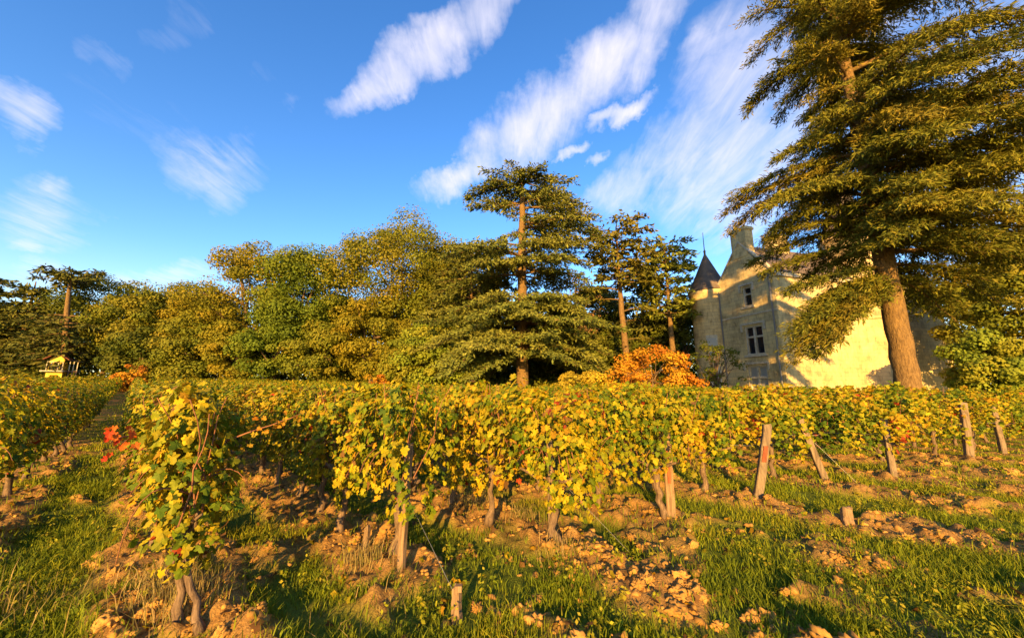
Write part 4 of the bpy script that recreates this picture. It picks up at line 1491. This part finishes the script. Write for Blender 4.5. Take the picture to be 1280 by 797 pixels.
E1 = np.array([.96, .28, 0])
HOUSE = (23.84, 32.52, 0.0)
house = thing('mansion', HOUSE, math.atan2(.28, .96), 'pale stone turreted mansion half hidden behind the giant cedar', 'mansion')
EAVE, RIDGE, DEP, LEN = 11.9, 15.7, 6.3, 23.6


def pierced(mb, axis_, a0, a1, z0, z1, holes, depth):
    """a wall sheet in the plane x=0 ('y') or y=0 ('x') with holes and their reveals"""
    as_ = sorted({a0, a1, *[h[0] for h in holes], *[h[1] for h in holes]})
    zs_ = sorted({z0, z1, *[h[2] for h in holes], *[h[3] for h in holes]})

    def pt(a, z, d=0.0):
        return (d, a, z) if axis_ == 'y' else (a, d, z)
    for i in range(len(as_) - 1):
        for j in range(len(zs_) - 1):
            ca_, cz_ = (as_[i] + as_[i + 1]) / 2, (zs_[j] + zs_[j + 1]) / 2
            if any(h[0] < ca_ < h[1] and h[2] < cz_ < h[3] for h in holes):
                continue
            mb.add([pt(as_[i], zs_[j]), pt(as_[i + 1], zs_[j]), pt(as_[i + 1], zs_[j + 1]), pt(as_[i], zs_[j + 1])], quads=[(0, 1, 2, 3)])
    for h in holes:
        cs = [(h[0], h[2]), (h[1], h[2]), (h[1], h[3]), (h[0], h[3])]
        for k in range(4):
            p, q = cs[k], cs[(k + 1) % 4]
            mb.add([pt(*p), pt(*q), pt(*q, depth), pt(*p, depth)], quads=[(0, 1, 2, 3)])


GH = [(2.35, 3.30, 9.25, 11.2), (1.65, 3.55, 4.55, 7.3), (1.70, 3.70, 0.6, 3.5)]
FH = []
mb = MB()
pierced(mb, 'y', 0, DEP, -.5, EAVE, GH, .32)
mb.add([(0, 0, EAVE), (0, DEP, EAVE), (0, DEP / 2, RIDGE)], tris=[(0, 1, 2)])
pierced(mb, 'x', 0, LEN, -.5, EAVE, FH, .32)
mb.add([(LEN, 0, -.5), (LEN, DEP, -.5), (LEN, DEP, EAVE), (LEN, 0, EAVE), (0, DEP, -.5), (0, DEP, EAVE)], quads=[(0, 1, 2, 3), (4, 5, 2, 1)])
mb.build('wall', M['stone'], house)
# coping along the gable, string courses, cornice
mb = MB()
for (ya, yb) in ((-.12, DEP / 2), (DEP + .12, DEP / 2)):
    za = EAVE - .12
    mb.add([(-.08, ya, za), (.35, ya, za), (.35, yb, RIDGE + .22), (-.08, yb, RIDGE + .22), (-.08, ya, za + .25), (.35, ya, za + .25), (.35, yb, RIDGE + .42), (-.08, yb, RIDGE + .42)],
           quads=[(0, 3, 2, 1), (4, 5, 6, 7), (0, 1, 5, 4), (2, 3, 7, 6), (0, 4, 7, 3), (1, 2, 6, 5)])
mb.box(.36, LEN + .2, -.22, -.004, EAVE - .35, EAVE + .02)
mb.box(-.07, -.004, .02, DEP, 8.35, 8.5)
mb.build('coping', M['trim'], house)
roof = MB()
xr = LEN - 3.2
roof.add([(.36, -.3, EAVE + .03), (LEN + .3, -.3, EAVE + .03), (xr, DEP / 2, RIDGE), (.36, DEP / 2, RIDGE), (LEN + .3, DEP + .3, EAVE + .03), (.36, DEP + .3, EAVE + .03)],
         quads=[(0, 1, 2, 3), (4, 5, 3, 2)], tris=[(1, 4, 2)])
rf = roof.build('roof', M['slate'], house)


def chimney(x0, x1, y0, y1, z0, z1):
    c = MB()
    c.box(x0, x1, y0, y1, z0, z1 - .35)
    c.box(x0 - .10, x1 + .10, y0 - .10, y1 + .10, z1 - .349, z1 - .12)
    c.box(x0 - .03, x1 + .03, y0 - .03, y1 + .03, z1 - .119, z1)
    ch = c.build('chimney', M['stone'], rf)
    return ch


chimney(-.05, .95, 2.25, 3.95, 14.3, 17.4)
chimney(4.2, 6.2, 2.7, 3.7, 14.2, 17.2)


def window(h, axis_, glass, label=None, cross=True, hood=True):
    a0, a1, z0, z1 = h

    def bx(mb, a, b_, d0, d1, p, q):
        if axis_ == 'y':
            mb.box(d0, d1, a, b_, p, q)
        else:
            mb.box(a, b_, d0, d1, p, q)
    f = MB()
    w = .13
    bx(f, a0 + .002, a0 + w, .10, .28, z0 + .002, z1 - .002)
    bx(f, a1 - w, a1 - .002, .10, .28, z0 + .002, z1 - .002)
    bx(f, a0 + w, a1 - w, .10, .28, z1 - w, z1 - .002)
    bx(f, a0 + w, a1 - w, .10, .28, z0 + .002, z0 + w)
    ac, zc = (a0 + a1) / 2, z0 + (z1 - z0) * .62
    if cross:
        bx(f, ac - .10, ac + .10, .08, .275, z0 + w, z1 - w)
        bx(f, a0 + w, ac - .10, .085, .275, zc - .09, zc + .09)
        bx(f, ac + .10, a1 - w, .085, .275, zc - .09, zc + .09)
    else:
        bx(f, a0 + w, a1 - w, .085, .275, zc - .07, zc + .07)
    fo = f.build('window', M['trim'], house)
    if label:
        fo['label'] = label
    g = MB()
    bx(g, a0 + .05, a1 - .05, .283, .30, z0 + .05, z1 - .05)
    g.build('pane', glass, fo)
    s = MB()
    bx(s, a0 - .22, a1 + .22, -.16, .098, z0 - .20, z0 - .001)
    s.build('sill', M['trim'], fo)
    if hood:
        k = MB()
        bx(k, a0 - .35, a1 + .35, -.13, -.003, z1 + .16, z1 + .34)
        bx(k, a0 - .35, a0 - .17, -.12, -.003, z1 - .45, z1 + .158)
        bx(k, a1 + .17, a1 + .35, -.12, -.003, z1 - .45, z1 + .158)
        k.build('hood_mould', M['trim'], fo)
    return fo


window(GH[0], 'y', M['glass'], 'small upper gable window with one crossbar', False)
window(GH[1], 'y', M['glass'], 'tall dark first-floor window with a stone cross')
window(GH[2], 'y', M['blind'], 'ground-floor cross window with pale blinds')
for (x, y) in ((-.10, .35), (-.10, DEP - .25)):
    k = MB()
    k.tube([(x, y, 0), (x, y, 6), (x, y, EAVE - .2)], .07, 8)
    k.build('drainpipe', M['lead'], house)
k = MB()
k.tube([(-.10, .35, 9.2), (-.1, .35, 11.6)], .10, 8)
k.build('gutter_head', M['lead'], house)
k = MB()
k.box(LEN + .004, LEN + .06, -.75, .02, 1.0, 3.4)
k.box(LEN + .061, LEN + .09, -.72, -.04, 1.1, 2.1)
k.build('shutter', M['dark'], house)


def ring(cx, cy, r, z, n, a0=0.0):
    a = np.linspace(0, 2 * np.pi, n, endpoint=False) + a0
    return np.stack([cx + r * np.cos(a), cy + r * np.sin(a), np.full(n, z)], 1)


def lathe(mb, cx, cy, prof, n, a0=0.0):
    V = np.concatenate([ring(cx, cy, r, z, n, a0) for r, z in prof])
    q = [(i * n + k, i * n + (k + 1) % n, (i + 1) * n + (k + 1) % n, (i + 1) * n + k) for i in range(len(prof) - 1) for k in range(n)]
    mb.add(V, quads=q)


# round corner turret
TX, TY, TR = .45, 7.95, 1.85
mb = MB()
lathe(mb, 0, 0, [(TR, -.5), (TR, 11.0), (TR + .10, 11.15), (TR + .10, 11.35), (TR + .24, 11.55), (TR + .24, 11.85), (TR + .1, 11.9), (.2, 11.9)], 36)
tw = mb.build('round_turret', M['tower_stone'], house, True)
tw.location = (TX, TY, 0)
mb = MB()
lathe(mb, 0, 0, [(TR + .30, 11.92), (TR + .12, 12.25), (TR * .62, 14.0), (.12, 16.35), (.10, 16.7), (.16, 16.75), (.05, 16.95), (.03, 19.0), (.002, 19.1)], 36)
cr = mb.build('turret_roof', M['slate'], tw, True)
for (ang, z0, z1, w, gm) in ((R(222), 4.9, 6.6, .8, M['blind']), (R(222), 1.2, 3.2, .9, M['blind'])):
    k = MB()
    k.box(TR - .03, TR + .035, -w / 2 - .13, w / 2 + .13, z0 - .13, z1 + .13)
    k.box(TR + .036, TR + .09, -w / 2 - .13, w / 2 + .13, z1 + .13, z1 + .3)
    wo_ = k.build('turret_window', M['trim'], tw)
    wo_.rotation_euler = (0, 0, ang)
    k = MB()
    k.box(TR + .038, TR + .05, -w / 2, w / 2, z0, z1)
    k.build('pane', gm, wo_)
# eight-sided stair tower
mb = MB()
lathe(mb, 0, 0, [(2.3, -.5), (2.3, 7.9), (2.42, 8.0), (2.42, 8.2), (2.3, 8.3), (2.3, 16.3), (2.5, 16.5), (2.5, 16.8), (.3, 16.8)], 8, R(22.5))
st = mb.build('stair_tower', M['tower_stone'], house)
st.location = (12.2, .9, 0)
mb = MB()
lathe(mb, 0, 0, [(2.6, 16.82), (1.9, 18.4), (.10, 23.6), (.03, 25.0), (.002, 25.1)], 8, R(22.5))
mb.build('spire', M['slate'], st)
k = MB()
k.box(-.25, .25, -2.18, -2.10, 9.2, 11.0)
k.build('slit_window', M['glass'], st)

# ------------------------------------------------------------------ the little pavilion at the far left
m, nt, b = mat('ochre_plaster')
n1 = noise_node(nt, 3, 5, .6, coords(nt))
nt.links.new(ramp(nt, n1.outputs[0], [(.3, (.66, .44, .05)), (.7, (.78, .55, .08))]), b.inputs['Base Color'])
b.inputs['Roughness'].default_value = .9
M['ochre'] = m
m, nt, b = mat('red_tile')
n1 = noise_node(nt, 6, 5, .6, mapping(nt, coords(nt), (1, 3, 1)))
nt.links.new(ramp(nt, n1.outputs[0], [(.3, (.16, .05, .03)), (.7, (.30, .10, .05))]), b.inputs['Base Color'])
b.inputs['Roughness'].default_value = .85
M['tile'] = m
m, nt, b = mat('dark_timber')
b.inputs['Base Color'].default_value = (.07, .035, .02, 1)
M['timber'] = m
q = P(70, 468, 44)
z = float(base_height(np.array(q[0]), np.array(q[1])))
pav = thing('pavilion', (q[0], q[1], z), R(38), 'tiny two-storey ochre pavilion with a red roof at the wood edge', 'pavilion')
pav.scale = (.62, .7, .92)
W, D, F = 2.0, 2.2, 2.15
mb = MB()
for x in (-W / 2, W / 2 - .5):
    mb.box(x, x + .5, -D / 2, D / 2, -.3, F - .15)
mb.box(-W / 2 + .501, W / 2 - .501, -D / 2 + .5, D / 2, -.3, F - .15)
mb.box(-W / 2 + .501, W / 2 - .501, -D / 2, -D / 2 + .49, F - .55, F - .15)
mb.build('ground_storey', M['ochre'], pav)
mb = MB()
mb.box(-W / 2 - .65, W / 2 + .25, -D / 2 - .7, D / 2, F - .148, F)
mb.build('balcony', M['trim'], pav)
mb = MB()
U = 1.45
mb.box(-W / 2 + .1, -.32, -D / 2 + .2, -D / 2 + .32, F + .002, F + U)
mb.box(.32, W / 2 - .1, -D / 2 + .2, -D / 2 + .32, F + .002, F + U)
mb.box(-.319, .319, -D / 2 + .2, -D / 2 + .32, F + 1.15, F + U)
mb.box(-W / 2 + .1, -W / 2 + .22, -D / 2 + .322, D / 2 - .1, F + .002, F + U)
mb.box(W / 2 - .22, W / 2 - .1, -D / 2 + .322, D / 2 - .1, F + .002, F + U)
mb.add([(-W / 2 + .1, -D / 2 + .2, F + U), (W / 2 - .1, -D / 2 + .2, F + U), (0, -D / 2 + .2, F + U + .62)], tris=[(0, 1, 2)])
mb.build('wall', M['ochre'], pav)
mb = MB()
mb.box(-.31, .31, -D / 2 + .30, -D / 2 + .36, F + .004, F + 1.15)
mb.box(-.85, -.5, -D / 2 + .165, -D / 2 + .197, F + .1, F + .85)
mb.box(.5, .85, -D / 2 + .165, -D / 2 + .197, F + .1, F + .85)
mb.build('doorway', M['timber'], pav)
for x in (-W / 2 + .02, -.42, .42, W / 2 - .02):
    k = MB()
    k.box(x - .045, x + .045, -D / 2 - .45, -D / 2 - .36, F + .002, F + 1.05)
    k.build('balcony_post', M['trim'], pav)
k = MB()
k.box(-W / 2, W / 2, -D / 2 - .46, -D / 2 - .35, F + 1.051, F + 1.12)
k.build('rail', M['trim'], pav)
mb = MB()
for s_ in (-1, 1):
    x1, zr, ze = s_ * (W / 2 + .62), F + U + .72, F + U - .12
    mb.add([(0, -D / 2 - .40, zr), (x1, -D / 2 - .40, ze), (x1, D / 2 + .3, ze), (0, D / 2 + .3, zr), (0, -D / 2 - .40, zr + .09), (x1, -D / 2 - .40, ze + .09), (x1, D / 2 + .3, ze + .09), (0, D / 2 + .3, zr + .09)],
           quads=[(0, 1, 2, 3), (4, 7, 6, 5), (0, 4, 5, 1), (1, 5, 6, 2), (2, 6, 7, 3)])
mb.build('roof', M['tile'], pav)
mb = MB()   # open veranda on the right
mb.box(W / 2 + .26, W / 2 + 1.7, -D / 2 + .5, D / 2, F - .15, F)
mb.add([(W / 2 + .3, -D / 2 + .1, F + 1.35), (W / 2 + 1.9, -D / 2 + .1, F + 1.15), (W / 2 + 1.9, D / 2, F + 1.15), (W / 2 + .3, D / 2, F + 1.35), (W / 2 + .3, -D / 2 + .1, F + 1.43), (W / 2 + 1.9, -D / 2 + .1, F + 1.23), (W / 2 + 1.9, D / 2, F + 1.23), (W / 2 + .3, D / 2, F + 1.43)],
       quads=[(0, 1, 2, 3), (4, 7, 6, 5), (0, 4, 5, 1), (1, 5, 6, 2), (2, 6, 7, 3), (3, 7, 4, 0)])
mb.build('veranda', M['timber'], pav)
for x in (W / 2 + .6, W / 2 + 1.1, W / 2 + 1.6):
    k = MB()
    k.box(x - .06, x + .06, -D / 2 + .55, -D / 2 + .67, F + .002, F + 1.18)
    k.build('veranda_post', M['trim'], pav)
    k = MB()
    k.box(x - .08, x + .08, -D / 2 + .55, -D / 2 + .71, -.3, F - .152)
    k.build('veranda_leg', M['timber'], pav)
